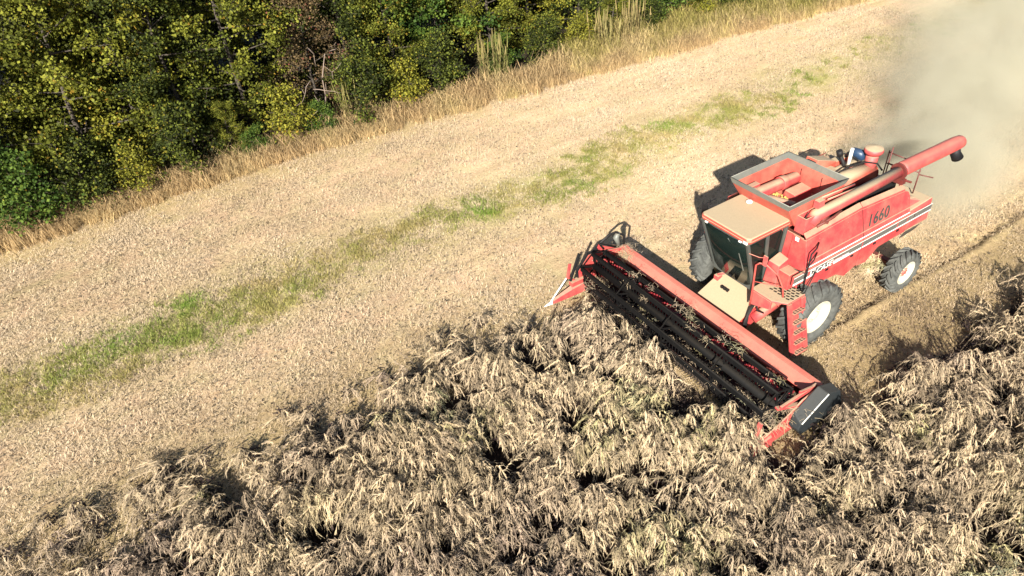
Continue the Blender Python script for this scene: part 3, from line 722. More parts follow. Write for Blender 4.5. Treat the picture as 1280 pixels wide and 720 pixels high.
def scatter(name, protos, pos, rot, scl, tint, label, cat, kind='stuff'):
    """one object of many instanced tufts; protos = list of meshes"""
    c = bpy.data.collections.new(name + '_kinds')
    obs = []
    for i, me in enumerate(protos):
        o = bpy.data.objects.new('%s_kind_%02d' % (name, i), me); c.objects.link(o); obs.append(o)
    n = len(pos)
    me = bpy.data.meshes.new(name); me.vertices.add(n); me.vertices.foreach_set('co', np.asarray(pos, np.float32).ravel())
    a = me.attributes.new('rot', 'FLOAT_VECTOR', 'POINT'); a.data.foreach_set('vector', np.asarray(rot, np.float32).ravel())
    a = me.attributes.new('scl', 'FLOAT_VECTOR', 'POINT'); a.data.foreach_set('vector', np.asarray(scl, np.float32).ravel())
    a = me.attributes.new('pick', 'INT', 'POINT'); a.data.foreach_set('value', RS.randint(0, len(protos), n).astype(np.int32))
    a = me.attributes.new('tint', 'FLOAT_VECTOR', 'POINT'); a.data.foreach_set('vector', np.asarray(tint, np.float32).ravel())
    o = bpy.data.objects.new(name, me); COL.objects.link(o)
    ng = bpy.data.node_groups.new(name + '_scatter', 'GeometryNodeTree')
    ng.interface.new_socket('Geometry', in_out='INPUT', socket_type='NodeSocketGeometry')
    ng.interface.new_socket('Geometry', in_out='OUTPUT', socket_type='NodeSocketGeometry')
    gi = ng.nodes.new('NodeGroupInput'); go = ng.nodes.new('NodeGroupOutput')
    ci = ng.nodes.new('GeometryNodeCollectionInfo'); ci.inputs['Collection'].default_value = c
    ci.inputs['Separate Children'].default_value = True; ci.inputs['Reset Children'].default_value = True
    ip = ng.nodes.new('GeometryNodeInstanceOnPoints'); ip.inputs['Pick Instance'].default_value = True
    def attr(nm, dt):
        x = ng.nodes.new('GeometryNodeInputNamedAttribute'); x.data_type = dt; x.inputs['Name'].default_value = nm; return x.outputs['Attribute']
    ng.links.new(gi.outputs[0], ip.inputs['Points']); ng.links.new(ci.outputs[0], ip.inputs['Instance'])
    ng.links.new(attr('pick', 'INT'), ip.inputs['Instance Index']); ng.links.new(attr('scl', 'FLOAT_VECTOR'), ip.inputs['Scale'])
    er = ng.nodes.new('FunctionNodeEulerToRotation'); ng.links.new(attr('rot', 'FLOAT_VECTOR'), er.inputs[0]); ng.links.new(er.outputs[0], ip.inputs['Rotation'])
    ng.links.new(ip.outputs[0], go.inputs[0])
    md = o.modifiers.new('scatter', 'NODES'); md.node_group = ng
    return tag(o, label, cat, kind=kind)

def vnoise(P, scale, seed=0):
    return np.array([mnoise.noise(Vector((p[0] * scale + seed * 13.7, p[1] * scale - seed * 7.1, seed * 3.3))) for p in P])  # -1..1

def plant_mat(name, stops, rough=.8, trans=.25, inst=True, shade=True):
    m, nt, b = new_mat(name)
    oi = N(nt, 'ShaderNodeObjectInfo'); at = N(nt, 'ShaderNodeAttribute', attribute_type='INSTANCER', attribute_name='tint')
    sx = N(nt, 'ShaderNodeSeparateXYZ'); L(nt, at.outputs['Vector'], sx.inputs[0])
    f = math_(nt, 'ADD', sx.outputs[0], math_(nt, 'MULTIPLY', math_(nt, 'SUBTRACT', oi.outputs['Random'], .5), .22), True)
    col = ramp(nt, f, stops).outputs[0]
    if shade:
        a2 = N(nt, 'ShaderNodeAttribute', attribute_name='shade')
        v = math_(nt, 'ADD', math_(nt, 'MULTIPLY', a2.outputs['Fac'], 1.0), .25)
        hs = N(nt, 'ShaderNodeVectorMath', operation='SCALE'); L(nt, col, hs.inputs[0]); L(nt, v, hs.inputs['Scale'])
        col = hs.outputs[0]
    L(nt, col, b.inputs['Base Color']); b.inputs['Roughness'].default_value = rough
    b.inputs['Specular IOR Level'].default_value = .25
    if trans:
        tl = N(nt, 'ShaderNodeBsdfTranslucent'); L(nt, col, tl.inputs[0])
        mx = N(nt, 'ShaderNodeMixShader'); mx.inputs[0].default_value = trans
        L(nt, b.outputs[0], mx.inputs[1]); L(nt, tl.outputs[0], mx.inputs[2]); L(nt, mx.outputs[0], nt.nodes['Material Output'].inputs[0])
    return m

class QB:  # quad buffer
    def __init__(s): s.V = []; s.F = []; s.C = []; s.M = []
    def quad(s, a, b, c, d, col=.75, mi=0):
        n = len(s.V); s.V += [a, b, c, d]; s.F.append((n, n + 1, n + 2, n + 3)); s.C.append(col); s.M.append(mi)
    def ribbon(s, pts, w0, w1, side, col=.75, mi=0):
        n0 = len(s.V); k = len(pts)
        for i, p in enumerate(pts):
            w = (w0 + (w1 - w0) * i / (k - 1)) / 2
            s.V.append(tuple(p - side * w)); s.V.append(tuple(p + side * w))
        for i in range(k - 1):
            a = n0 + 2 * i; s.F.append((a, a + 1, a + 3, a + 2)); s.C.append(col); s.M.append(mi)
    def mesh(s, name, mats): return np_mesh(name, s.V, s.F, mats, s.M, s.C)

# ------------------------------------------------------------------ GROUND
def crop_mask(P):
    x, y = P[:, 0], P[:, 1]
    return ((y > 3.8) | ((x > 3.6) & (y > -2.6 + np.clip((x - 7) * .11, 0, 1.3))))
def ground_mat():
    m, nt, b = new_mat('stubble_field')
    g = N(nt, 'ShaderNodeNewGeometry'); pos = g.outputs['Position']
    sx = N(nt, 'ShaderNodeSeparateXYZ'); L(nt, pos, sx.inputs[0]); X, Y = sx.outputs[0], sx.outputs[1]
    big = noise_tex(nt, .22, 5, .6, pos); mid = noise_tex(nt, 1.3, 6, .65, pos); fine = noise_tex(nt, 9, 6, .75, pos); vf = noise_tex(nt, 38, 4, .8, pos)
    straw = ramp(nt, fine.outputs[0], [(.30, (.33, .245, .16)), (.45, (.53, .405, .275)), (.60, (.62, .475, .33)), (.8, (.68, .54, .385))]).outputs[0]
    dark = ramp(nt, vf.outputs[0], [(.34, (.055, .036, .02)), (.52, (1, 1, 1))]).outputs[0]
    mm = N(nt, 'ShaderNodeMix', data_type='RGBA', blend_type='MULTIPLY'); mm.inputs[0].default_value = .25
    L(nt, straw, mm.inputs[6]); L(nt, dark, mm.inputs[7]); straw = mm.outputs[2]
    pinkish = ramp(nt, mid.outputs[0], [(.35, (.90, .95, .80)), (.65, (1.08, .96, .92))]).outputs[0]
    m2 = N(nt, 'ShaderNodeMix', data_type='RGBA', blend_type='MULTIPLY'); m2.inputs[0].default_value = 1
    L(nt, straw, m2.inputs[6]); L(nt, pinkish, m2.inputs[7]); straw = m2.outputs[2]
    # faint streaks of chaff laid along the driving direction
    mp = N(nt, 'ShaderNodeMapping'); mp.inputs['Scale'].default_value = (.12, 1.5, 1); L(nt, pos, mp.inputs['Vector'])
    stn = noise_tex(nt, 1.2, 5, .6, mp.outputs[0]); stc = ramp(nt, stn.outputs[0], [(.35, (.80, .80, .74)), (.62, (1.10, 1.08, 1.08))]).outputs[0]
    m3 = N(nt, 'ShaderNodeMix', data_type='RGBA', blend_type='MULTIPLY'); m3.inputs[0].default_value = 1
    L(nt, straw, m3.inputs[6]); L(nt, stc, m3.inputs[7]); straw = m3.outputs[2]
    # browner towards the near end of the field, darker olive along the uncut crop
    nr = N(nt, 'ShaderNodeMapRange'); nr.inputs[1].default_value = -2; nr.inputs[2].default_value = 15; L(nt, X, nr.inputs[0])
    ce = N(nt, 'ShaderNodeMapRange'); ce.inputs[1].default_value = -5.6; ce.inputs[2].default_value = -3.8; L(nt, math_(nt, 'ADD', Y, math_(nt, 'MULTIPLY', math_(nt, 'SUBTRACT', mid.outputs[0], .5), 2.5)), ce.inputs[0])
    ce2 = math_(nt, 'MULTIPLY', ce.outputs[0], math_(nt, 'GREATER_THAN', X, 2.0))
    straw = mixc(nt, math_(nt, 'MULTIPLY', nr.outputs[0], .38), straw, (.24, .175, .10))
    straw = mixc(nt, math_(nt, 'MULTIPLY', ce2, .55), straw, (.24, .185, .08))
    # freshly cut, less bleached strip around the machine (world y between -1.5 and 3.7)
    wob = math_(nt, 'MULTIPLY', math_(nt, 'SUBTRACT', mid.outputs[0], .5), 1.2)
    yw = math_(nt, 'ADD', Y, wob)
    olive = mixc(nt, fine.outputs[0], (.13, .095, .04), (.38, .28, .14))
    mr = N(nt, 'ShaderNodeMapRange'); mr.inputs[1].default_value = .9; mr.inputs[2].default_value = 2.2; L(nt, yw, mr.inputs[0])
    col = mixc(nt, math_(nt, 'MULTIPLY', mr.outputs[0], .8), straw, olive)
    # browner soil in swath between wheels in front of x = 2
    mr2 = N(nt, 'ShaderNodeMapRange'); mr2.inputs[1].default_value = -3.7; mr2.inputs[2].default_value = -3.3; L(nt, yw, mr2.inputs[0])
    col = mixc(nt, math_(nt, 'MULTIPLY', mr2.outputs[0], .35), col, (.30, .22, .11))
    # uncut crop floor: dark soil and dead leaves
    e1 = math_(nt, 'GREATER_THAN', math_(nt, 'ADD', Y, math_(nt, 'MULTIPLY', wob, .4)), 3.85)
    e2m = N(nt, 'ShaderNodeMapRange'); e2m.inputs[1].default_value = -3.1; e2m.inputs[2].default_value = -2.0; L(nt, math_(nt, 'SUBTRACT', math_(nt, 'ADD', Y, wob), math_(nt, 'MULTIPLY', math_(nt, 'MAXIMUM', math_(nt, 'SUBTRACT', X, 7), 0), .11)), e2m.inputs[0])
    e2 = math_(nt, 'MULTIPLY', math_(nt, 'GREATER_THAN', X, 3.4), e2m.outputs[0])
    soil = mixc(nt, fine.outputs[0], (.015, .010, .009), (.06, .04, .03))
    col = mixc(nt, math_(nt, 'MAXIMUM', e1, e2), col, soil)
    # greenish growth under the grass strip at y = -9.2
    dy = math_(nt, 'ABSOLUTE', math_(nt, 'ADD', math_(nt, 'ADD', Y, 9.2), math_(nt, 'MULTIPLY', math_(nt, 'SUBTRACT', big.outputs[0], .5), 3.0)))
    gs = N(nt, 'ShaderNodeMapRange'); gs.inputs[1].default_value = 2.3; gs.inputs[2].default_value = .5; L(nt, dy, gs.inputs[0])
    green = mixc(nt, fine.outputs[0], (.15, .16, .04), (.42, .39, .15))
    gf = math_(nt, 'MULTIPLY', gs.outputs[0], ramp(nt, mid.outputs[0], [(.38, (.15, .15, .15)), (.6, (.9, .9, .9))]).outputs[0])
    col = mixc(nt, gf, col, green)
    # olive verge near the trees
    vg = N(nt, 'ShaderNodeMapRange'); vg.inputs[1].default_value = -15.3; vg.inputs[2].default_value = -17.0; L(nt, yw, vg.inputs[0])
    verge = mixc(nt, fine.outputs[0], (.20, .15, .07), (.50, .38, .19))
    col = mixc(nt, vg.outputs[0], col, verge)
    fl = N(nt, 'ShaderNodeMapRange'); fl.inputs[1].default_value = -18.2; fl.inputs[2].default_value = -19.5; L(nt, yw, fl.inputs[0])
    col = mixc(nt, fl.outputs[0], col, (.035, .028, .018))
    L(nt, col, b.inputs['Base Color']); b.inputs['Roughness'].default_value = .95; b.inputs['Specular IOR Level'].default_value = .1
    bp = N(nt, 'ShaderNodeBump'); bp.inputs['Strength'].default_value = .9; bp.inputs['Distance'].default_value = .05
    hsum = math_(nt, 'ADD', fine.outputs[0], math_(nt, 'MULTIPLY', vf.outputs[0], .5))
    L(nt, hsum, bp.inputs['Height']); L(nt, bp.outputs[0], b.inputs['Normal'])
    return m
def ground():
    def axis(lo, hi, step, far):
        a = list(np.arange(lo, hi + step / 2, step)); k = step; out = [];
        v = hi
        while v < far: k *= 1.35; v += k; out.append(v)
        v = lo; k = step; pre = []
        while v > -far: k *= 1.35; v -= k; pre.append(v)
        return np.array(pre[::-1] + a + out)
    xs = axis(-14, 22, .09, 900); ys = axis(-12, 12, .09, 900)
    XX, YY = np.meshgrid(xs, ys, indexing='ij'); nx, ny = XX.shape
    Z = np.zeros_like(XX)
    P = np.stack([XX.ravel(), YY.ravel()], -1)
    inner = (np.abs(P[:, 0] - 4) < 19) & (np.abs(P[:, 1]) < 13)
    z = np.zeros(len(P)); idx = np.where(inner)[0]; q = P[idx]
    zz = .018 * vnoise(q, 1.1, 1) + .012 * vnoise(q, 4.1, 2)
    # wheel ruts behind the machine
    for yc, half in ((1.5, .34), (-1.5, .34), (1.62, .2), (-1.62, .2)):
        d = np.abs(q[:, 1] - yc - .05 * np.sin(q[:, 0] * .7)); on = (q[:, 0] < .3)
        rut = -.05 * np.clip(1 - (d / half) ** 4, 0, 1) + .028 * (1 + 1.2 * vnoise(q, 1.7, 8)) * np.exp(-((d - half * 1.22 + .12 * vnoise(q, .8, 7)) / .12) ** 2)
        cle = .022 * np.sign(np.sin((q[:, 0] * 1 + np.abs(q[:, 1] - yc) * 1.0) * 2 * PI / .30)) * (d < half)
        zz += (rut + cle) * on
    z[idx] = zz
    V = np.stack([P[:, 0], P[:, 1], z], -1)
    ii = np.arange(nx * ny).reshape(nx, ny)
    F = np.stack([ii[:-1, :-1], ii[1:, :-1], ii[1:, 1:], ii[:-1, 1:]], -1).reshape(-1, 4)
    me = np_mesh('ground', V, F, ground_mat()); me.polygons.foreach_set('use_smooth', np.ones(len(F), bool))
    o = bpy.data.objects.new('ground', me); COL.objects.link(o); o['kind'] = 'structure'
    return o
ground()

# ------------------------------------------------------------------ LITTER and stubble on the cut ground
STRAW = plant_mat('straw', [(0, (.13, .09, .055)), (.25, (.42, .31, .19)), (.6, (.58, .45, .30)), (1, (.68, .55, .39))], .85, 0)
def litter_patch(seed, n=190):
    r = random.Random(seed); q = QB()
    for _ in range(n):
        x, y = r.uniform(-.55, .55), r.uniform(-.55, .55); a = r.uniform(0, 2 * PI); l = r.uniform(.03, .12); w = r.uniform(.004, .009)
        z = r.uniform(.012, .04); t = r.uniform(-.03, .05)
        d = Vector((math.cos(a), math.sin(a), 0)); n_ = Vector((-d.y, d.x, 0)); p = Vector((x, y, z))
        q.ribbon([p, p + d * l + Vector((0, 0, t))], w, w, n_, r.uniform(.55, 1))
    for _ in range(34):   # short cut stubs standing, and dark clods or leaf scraps
        x, y = r.uniform(-.55, .55), r.uniform(-.55, .55); a = r.uniform(0, 2 * PI); h = r.uniform(.04, .12)
        p = Vector((x, y, -.01)); t = Vector((r.uniform(-.04, .04), r.uniform(-.04, .04), h)); s = Vector((math.cos(a), math.sin(a), 0))
        q.ribbon([p, p + t], .014, .008, s, r.uniform(.0, .6)); 
    for _ in range(13):
        x, y = r.uniform(-.55, .55), r.uniform(-.55, .55); s = r.uniform(.008, .024); a = r.uniform(0, PI); u = Vector((math.cos(a), math.sin(a), r.uniform(-.3, .3))) * s; v = Vector((-math.sin(a), math.cos(a), r.uniform(-.6, .6))) * s; p = Vector((x, y, .03 + s * .3))
        q.quad(tuple(p - u - v), tuple(p + u - v), tuple(p + u + v), tuple(p - u + v), r.uniform(-.15, .15))
    return q.mesh('litter', STRAW)
def rand_in(n, x0, x1, y0, y1): return np.stack([RS.uniform(x0, x1, n), RS.uniform(y0, y1, n)], -1)
def zrot(n): return np.stack([np.zeros(n), np.zeros(n), RS.uniform(0, 2 * PI, n)], -1)
P = rand_in(3200, -24, 24, -17.5, 6); P = P[~crop_mask(P)]
n = len(P); nz = vnoise(P, .35, 5)
s = RS.uniform(.8, 1.25, n)
tint = np.zeros((n, 3)); tint[:, 0] = .62 + .22 * nz + RS.uniform(-.12, .12, n)
tint[:, 0] -= .14 * np.clip(P[:, 0] / 15, 0, 1) + .16 * ((P[:, 1] > -5) & (P[:, 0] > 3)); tint[:, 0] -= .34 * ((P[:, 1] > 1.1)); tint[:, 0] -= .1 * (P[:, 1] > -3.4)
scatter('straw_litter', [litter_patch(i) for i in range(8)], np.c_[P, np.zeros(n)], zrot(n), np.stack([s, s, s], -1), tint, 'scattered pale straw litter and cut stubble covering the harvested ground', 'straw')

# ------------------------------------------------------------------ GRASS strip
CROPD = plant_mat('dead_leaf', [(0, (.014, .008, .010)), (.6, (.04, .025, .022)), (1, (.04, .038, .02))], .9, .1)
GRASSM = plant_mat('strip_grass', [(0, (.42, .33, .14)), (.35, (.33, .31, .09)), (.6, (.24, .28, .06)), (1, (.17, .30, .035))], .8, .3)
def tuft(seed, n, h0, h1, lean, spread, w, mat, droop=.25, col=(.4, 1.0)):
    r = random.Random(seed); q = QB()
    for _ in range(n):
        a = r.uniform(0, 2 * PI); b = Vector((r.gauss(0, spread), r.gauss(0, spread), -.01)); h = r.uniform(h0, h1)
        o = Vector((math.cos(a), math.sin(a), 0)) * r.uniform(.1, lean) * h
        pts = [b, b + o * .35 + Vector((0, 0, h * .55)), b + o * 1.0 + Vector((0, 0, h * (1 - droop * r.random()))), b + o * 1.7 + Vector((0, 0, h * (1 - droop * 1.2 - .2 * r.random())))]
        a2 = r.uniform(0, PI)
        q.ribbon(pts, w, w * .3, Vector((math.cos(a2), math.sin(a2), 0)), r.uniform(*col))
    return q.mesh('tuft', mat)
P = rand_in(9500, -24, 24, -12.8, -5.6)
bigw = vnoise(P, .22, 9) * 1.3; dy = np.abs(P[:, 1] + 9.2 + bigw); mn = vnoise(P, .8, 4)
dens = np.clip(1.25 - dy / 1.2, 0, 1) * np.clip(1.1 - (-P[:, 0] - 2) * .06, .3, 1) * np.clip(.95 + .8 * mn, .3, 1) * np.where(P[:, 0] < -11, .3, 1)
k = RS.uniform(0, 1, len(P)) < dens; P = P[k]; mn = mn[k]; n = len(P); s = RS.uniform(.6, 1.25, n)
tint = np.zeros((n, 3)); tint[:, 0] = np.clip(.36 + .60 * mn + .5 * vnoise(P, .33, 3) + RS.uniform(-.1, .1, n), 0, 1)
Pf = rand_in(2900, 2, 24, -16, -1.5); Pf = Pf[(RS.uniform(0, 1, len(Pf)) < np.clip((Pf[:, 0] - 1) / 14, 0, 1)) & ~crop_mask(Pf)]; nf = len(Pf); sf = RS.uniform(.5, 1.1, nf)
def flecks(seed):
    r = random.Random(seed); q = QB()
    for _ in range(16):
        x_, y_ = r.uniform(-.6, .6), r.uniform(-.6, .6); a = r.uniform(0, PI); l = r.uniform(.02, .07); d = Vector((math.cos(a), math.sin(a), r.uniform(-.1, .5))); p = Vector((x_, y_, .03))
        q.ribbon([p, p + d * l], r.uniform(.012, .03), .006, Vector((-d.y, d.x, 0)), r.uniform(0, .35))
    return q.mesh('fleck', CROPD)
scatter('dark_crop_scraps', [flecks(i) for i in range(5)], np.c_[Pf, np.zeros(nf)], zrot(nf), np.stack([sf, sf, sf], -1), np.c_[RS.uniform(0, 1, nf), np.zeros(nf), np.zeros(nf)], 'dark dead leaf scraps dotting the near left part of the stubble', 'leaf scraps')
scatter('grass_strip', [tuft(i, 40, .05, .16, .9, .11, .013, GRASSM, .3) for i in range(6)], np.c_[P, np.zeros(n)], zrot(n), np.stack([s, s, s], -1), tint, 'strip of short yellow green grass running between two bare harvested swaths', 'grass')

# ------------------------------------------------------------------ VERGE of tall dry grass along the trees
VERGEM = plant_mat('verge_grass', [(0, (.50, .35, .18)), (.3, (.58, .44, .22)), (.5, (.46, .37, .13)), (.75, (.27, .25, .06)), (1, (.12, .17, .03))], .8, .3)
P = rand_in(14000, -42, 30, -22, -13.0)
base = -15.9 + np.clip((-P[:, 0] - 2) * .105, -.9, 3.0); back = base - 2.3 - 2.6 * np.clip((-P[:, 0] - 5) / 5, 0, 1) - .35 * np.sin(P[:, 0] * .4)
edge = base - .45 + .22 * vnoise(P, .9, 21)
k = (P[:, 1] < edge) & (P[:, 1] > back); P = P[k]; n = len(P)
rel = np.clip((edge[k] - P[:, 1]) / 2.6, 0, 1)
s = (.72 + .30 * rel) * RS.uniform(.6, 1.3, n) * (1 + .5 * vnoise(P, 1.2, 33)) * np.where(P[:, 0] < -6, 1.1, 1)
tint = np.zeros((n, 3)); gr = vnoise(P, .5, 31)
tint[:, 0] = np.clip(.10 + .38 * np.clip(rel - .35, 0, 1) + .55 * gr + .20 * (P[:, 0] < -5) * (rel > .1) + RS.uniform(-.1, .1, n), 0, 1)
scatter('dry_grass_verge', [tuft(50 + i, 70, .15, .85, .75, .16, .020, VERGEM, .4, (.15, 1.1)) for i in range(6)], np.c_[P, np.zeros(n)], zrot(n), np.stack([s, s, s], -1), tint, 'tall golden dry grass verge between the field and the dark trees', 'grass')
# reed-like tall stalks standing in verge
REED = plant_mat('reed', [(0, (.26, .20, .09)), (1, (.17, .17, .05))], .8, .2)
def reed(seed):
    r = random.Random(seed); q = QB()
    for _ in range(9):
        b = Vector((r.gauss(0, .22), r.gauss(0, .22), 0)); h = r.uniform(1.6, 2.7); o = Vector((r.gauss(0, .12), r.gauss(0, .12), 0))
        for a in (0, PI / 2):
            q.ribbon([b, b + o * .5 + Vector((0, 0, h * .5)), b + o + Vector((0, 0, h * .78))], .022, .016, Vector((math.cos(a), math.sin(a), 0)), r.uniform(.5, 1))
            q.ribbon([b + o + Vector((0, 0, h * .74)), b + o * 1.2 + Vector((0, 0, h * .88)), b + o * 1.3 + Vector((0, 0, h))], .075, .02, Vector((math.cos(a), math.sin(a), 0)), r.uniform(.4, 1))
        for _k in range(9):
            a = r.uniform(0, 2 * PI); z = r.uniform(.2, .7) * h; d = Vector((math.cos(a), math.sin(a), 0))
            p = b + o * .5 + Vector((0, 0, z)); q.ribbon([p, p + d * .12 + Vector((0, 0, .22)), p + d * .3 + Vector((0, 0, .18))], .03, .006, Vector((-d.y, d.x, 0)), r.uniform(.4, .9))
    return q.mesh('reed', REED)
P = np.array([(-8.3, -17.6), (-8.8, -17.2), (-9.7, -17.5), (-10.3, -17.6), (-2.2, -18.3), (-2.6, -18.5), (-3.0, -18.2), (-11.0, -17.9), (-9.0, -18.2), (-20, -15.8), (4.6, -18.4)])
n = len(P); s = RS.uniform(.75, 1.0, n)
scatter('reeds', [reed(i) for i in range(3)], np.c_[P, np.zeros(n)], zrot(n), np.stack([s, s, s], -1), np.c_[RS.uniform(0, 1, n), np.zeros(n), np.zeros(n)], 'tall pale reed stalks standing in the verge before the trees', 'reeds')

# ------------------------------------------------------------------ STANDING CROP: drooping dry plumes
CROPM = plant_mat('dry_plume', [(0, (.29, .215, .16)), (.2, (.36, .275, .19)), (.42, (.42, .325, .215)), (.7, (.48, .375, .235)), (.86, (.37, .33, .16)), (1, (.38, .375, .26))], .85, .15)
def plume_plant(seed):
    r = random.Random(seed); q = QB()
    base_a = 0.0   # droop direction is +X of the proto, turned per instance
    for st in range(r.choice([6, 7, 8])):
        b = Vector((r.gauss(0, .09), r.gauss(0, .09), -.02)); H_ = r.uniform(.6, 1.08)
        a = base_a + r.gauss(0, .62); d = Vector((math.cos(a), math.sin(a), 0)); reach = r.uniform(.22, .55); drop = r.uniform(.05, .7)
        pts = []; K = 15
        for i in range(K + 1):
            u = i / K
            z = H_ * min(1, 1.65 * u) if u < .5 else H_ * (.825 + .175 * math.sin(min(1, (u - .5) / .22) * PI / 2)) if u < .66 else H_ * (1.0 - drop * ((u - .66) / .34) ** 1.6)
            x = reach * (u ** 2.2) * 1.25
            pts.append(b + d * x + Vector((r.gauss(0, .006), r.gauss(0, .006), z)))
        sd = Vector((-d.y, d.x, 0)); shade0 = r.choice([.2, .45, .75, .95, 1.1])
        q.ribbon(pts[:9], .016, .010, sd, .25); q.ribbon(pts[:9], .016, .010, d, .25)
        for i in range(7, K):     # fuzzy seed tufts hanging off the bent top
            p0, p1 = pts[i], pts[i + 1]; t = (p1 - p0)
            m_ = 9 if i > 8 else 4
            for _ in range(m_):
                c = p0 + t * r.random(); aa = r.uniform(0, 2 * PI)
                o = Vector((math.cos(aa), math.sin(aa), 0)) * r.uniform(.003, .024) + t.normalized() * r.uniform(.035, .085) + Vector((0, 0, -r.uniform(.0, .05)))
                n_ = Vector((r.gauss(0, 1), r.gauss(0, 1), r.gauss(0, .6))); n_ = n_.cross(o).normalized() if n_.cross(o).length > 1e-5 else sd
                w = r.uniform(.0035, .009)
                q.quad(tuple(c - n_ * w), tuple(c + n_ * w), tuple(c + o + n_ * w * .5), tuple(c + o - n_ * w * .5), shade0 * r.uniform(.55, 1.1))
        # long strands
        for _ in range(8):
            i = r.randint(7, K - 1); c = pts[i]; aa = a + r.gauss(0, .8); dd = Vector((math.cos(aa), math.sin(aa), 0)); l = r.uniform(.08, .22)
            q.ribbon([c, c + dd * l * .5 + Vector((0, 0, .02)), c + dd * l + Vector((0, 0, -l * .7))], .010, .004, Vector((-dd.y, dd.x, 0)), shade0 * r.uniform(.7, 1.1))
    for _ in range(26):   # shrivelled dark leaves low down
        a = r.uniform(0, 2 * PI); z = r.uniform(.05, .55); p = Vector((r.gauss(0, .13), r.gauss(0, .13), z)); d = Vector((math.cos(a), math.sin(a), r.uniform(-.8, .2))) * r.uniform(.06, .14)
        s_ = Vector((-math.sin(a), math.cos(a), r.uniform(-.5, .5))) * r.uniform(.012, .03)
        q.quad(tuple(p - s_), tuple(p + s_), tuple(p + d + s_ * .4), tuple(p + d - s_ * .4), r.uniform(.1, .8), 1)
    return q.mesh('plume_plant', [CROPM, CROPD])
P = rand_in(14500, -14, 25, -4.0, 13.5)
j = vnoise(P, .9, 41) * .55 + vnoise(P, 2.3, 42) * .25
x, y = P[:, 0], P[:, 1]
ok = ((y > 3.95 + j) & (x <= 3.6)) | ((x > 3.62 + .1 * j) & (y > -3.15 + j + np.clip((x - 7) * .11, 0, 1.3)) & (RS.uniform(0, 1, len(P)) < .25 + (y + 3.15 - j - np.clip((x - 7) * .11, 0, 1.3)) * .7)) | ((x > 5.8) & (y > -4.0) & (y < -1.5) & (RS.uniform(0, 1, len(P)) < .10 + .12 * (x > 12)))
ok &= ~((x > 1.0) & (x < 3.95) & (y > 3.0) & (y < 3.75))
gap = .75 * vnoise(P, .8, 51) + .65 * vnoise(P, 2.1, 52)
ok &= ~((gap < -.13) & (RS.uniform(0, 1, len(P)) < .88))
ok &= ~((x > 3.4) & (x < 5.6) & (y < -2.6)); ok &= ~((x > 3) & (x < 3.58) & (y < 3.0))
P = P[ok]; n = len(P); gap = gap[ok]; x, y = P[:, 0], P[:, 1]; eb = np.where(x > 3.6, np.clip((y + 3.5 - np.clip((x - 7) * .11, 0, 1.3)) / 1.6, 0, 1), 1)
hgt = (.5 + .5 * eb) * (np.where(RS.uniform(0, 1, n) < .08, .16, 0) + .82 + .24 * vnoise(P, .6, 61) + .22 * np.clip(gap, -.5, .5) + RS.uniform(-.16, .16, n))
wdt = RS.uniform(.85, 1.2, n)
# droop azimuth: towards the camera side, swirling with the wind-laid patches
az = math.radians(50) + 1.3 * vnoise(P, .25, 71) + 1.1 * vnoise(P, .8, 72) + RS.normal(0, .45, n) + np.clip((4 - x) * .15, 0, .9)
tilt = RS.normal(0, .10, n)
rot = np.stack([RS.normal(0, .08, n), tilt + .10, az], -1)
tint = np.zeros((n, 3)); tint[:, 0] = np.clip(.44 + .62 * vnoise(P, .45, 81) + .25 * vnoise(P, 1.6, 82) + .18 * np.clip((y - 2) / 8, 0, 1) + RS.uniform(-.08, .08, n), 0, 1)
scatter('standing_crop', [plume_plant(100 + i) for i in range(14)], np.c_[P, np.zeros(n)], rot, np.stack([wdt, wdt, hgt], -1), tint, 'uncut crop of bent dry tan plumes filling the field before the header', 'crop')

# crop stalks lying in the header and at its ends
def debris(seed, n=26, R_=.14):
    r = random.Random(seed); q = QB()
    for _ in range(n):
        p = Vector((r.gauss(0, R_), r.gauss(0, R_), r.uniform(0, .06))); a = r.uniform(0, 2 * PI); l = r.uniform(.06, .28); d = Vector((math.cos(a), math.sin(a), r.uniform(-.25, .4)))
        q.ribbon([p, p + d * l * .5, p + d * l + Vector((0, 0, -.04))], .016, .006, Vector((-d.y, d.x, 0)), r.uniform(.5, 1.1))
    return q.mesh('cut_stalk', CROPM)
pts = []
for _ in range(70): pts.append((RS.uniform(2.1, 3.1), RS.uniform(-3.2, 3.2), RS.uniform(.15, .6)))
for _ in range(16): pts.append((RS.uniform(2.6, 3.3), RS.uniform(-3.0, 3.1), RS.uniform(1.2, 1.42)))
for _ in range(22): pts.append((RS.uniform(1.84, 2.2), RS.uniform(-3.3, -2.75), RS.uniform(.8, 1.02)))
for _ in range(16): pts.append((RS.uniform(2.2, 3.3), RS.uniform(2.9, 3.5), RS.uniform(.4, .95)))
for _ in range(14): pts.append((RS.uniform(3.1, 3.6), RS.uniform(-3, 3), RS.uniform(.3, .6)))
pts = np.array(pts); n = len(pts); s = RS.uniform(.4, .85, n)
scatter('cut_stalks', [debris(i) for i in range(5)], pts, zrot(n), np.stack([s, s, s], -1), np.c_[RS.uniform(.2, .9, n), np.zeros(n), np.zeros(n)], 'loose pale cut stalks caught in the red header and reel', 'stalks')
pts = np.array([(-2.55 + RS.normal(0, .12), 1.25 + RS.normal(0, .1), 1.0 + RS.normal(0, .14)) for _ in range(26)]); n = len(pts)
rot = np.stack([RS.uniform(-1, 1, n), RS.uniform(-1, 1, n), RS.uniform(0, 6, n)], -1); s = RS.uniform(.5, .9, n)
scatter('straw_clump', [debris(40 + i, 40, .07) for i in range(3)], pts, rot, np.stack([s, s, s], -1), np.c_[RS.uniform(.5, .85, n), np.zeros(n), np.zeros(n)], 'pale straw bunch hanging in front of the rear wheel', 'straw')

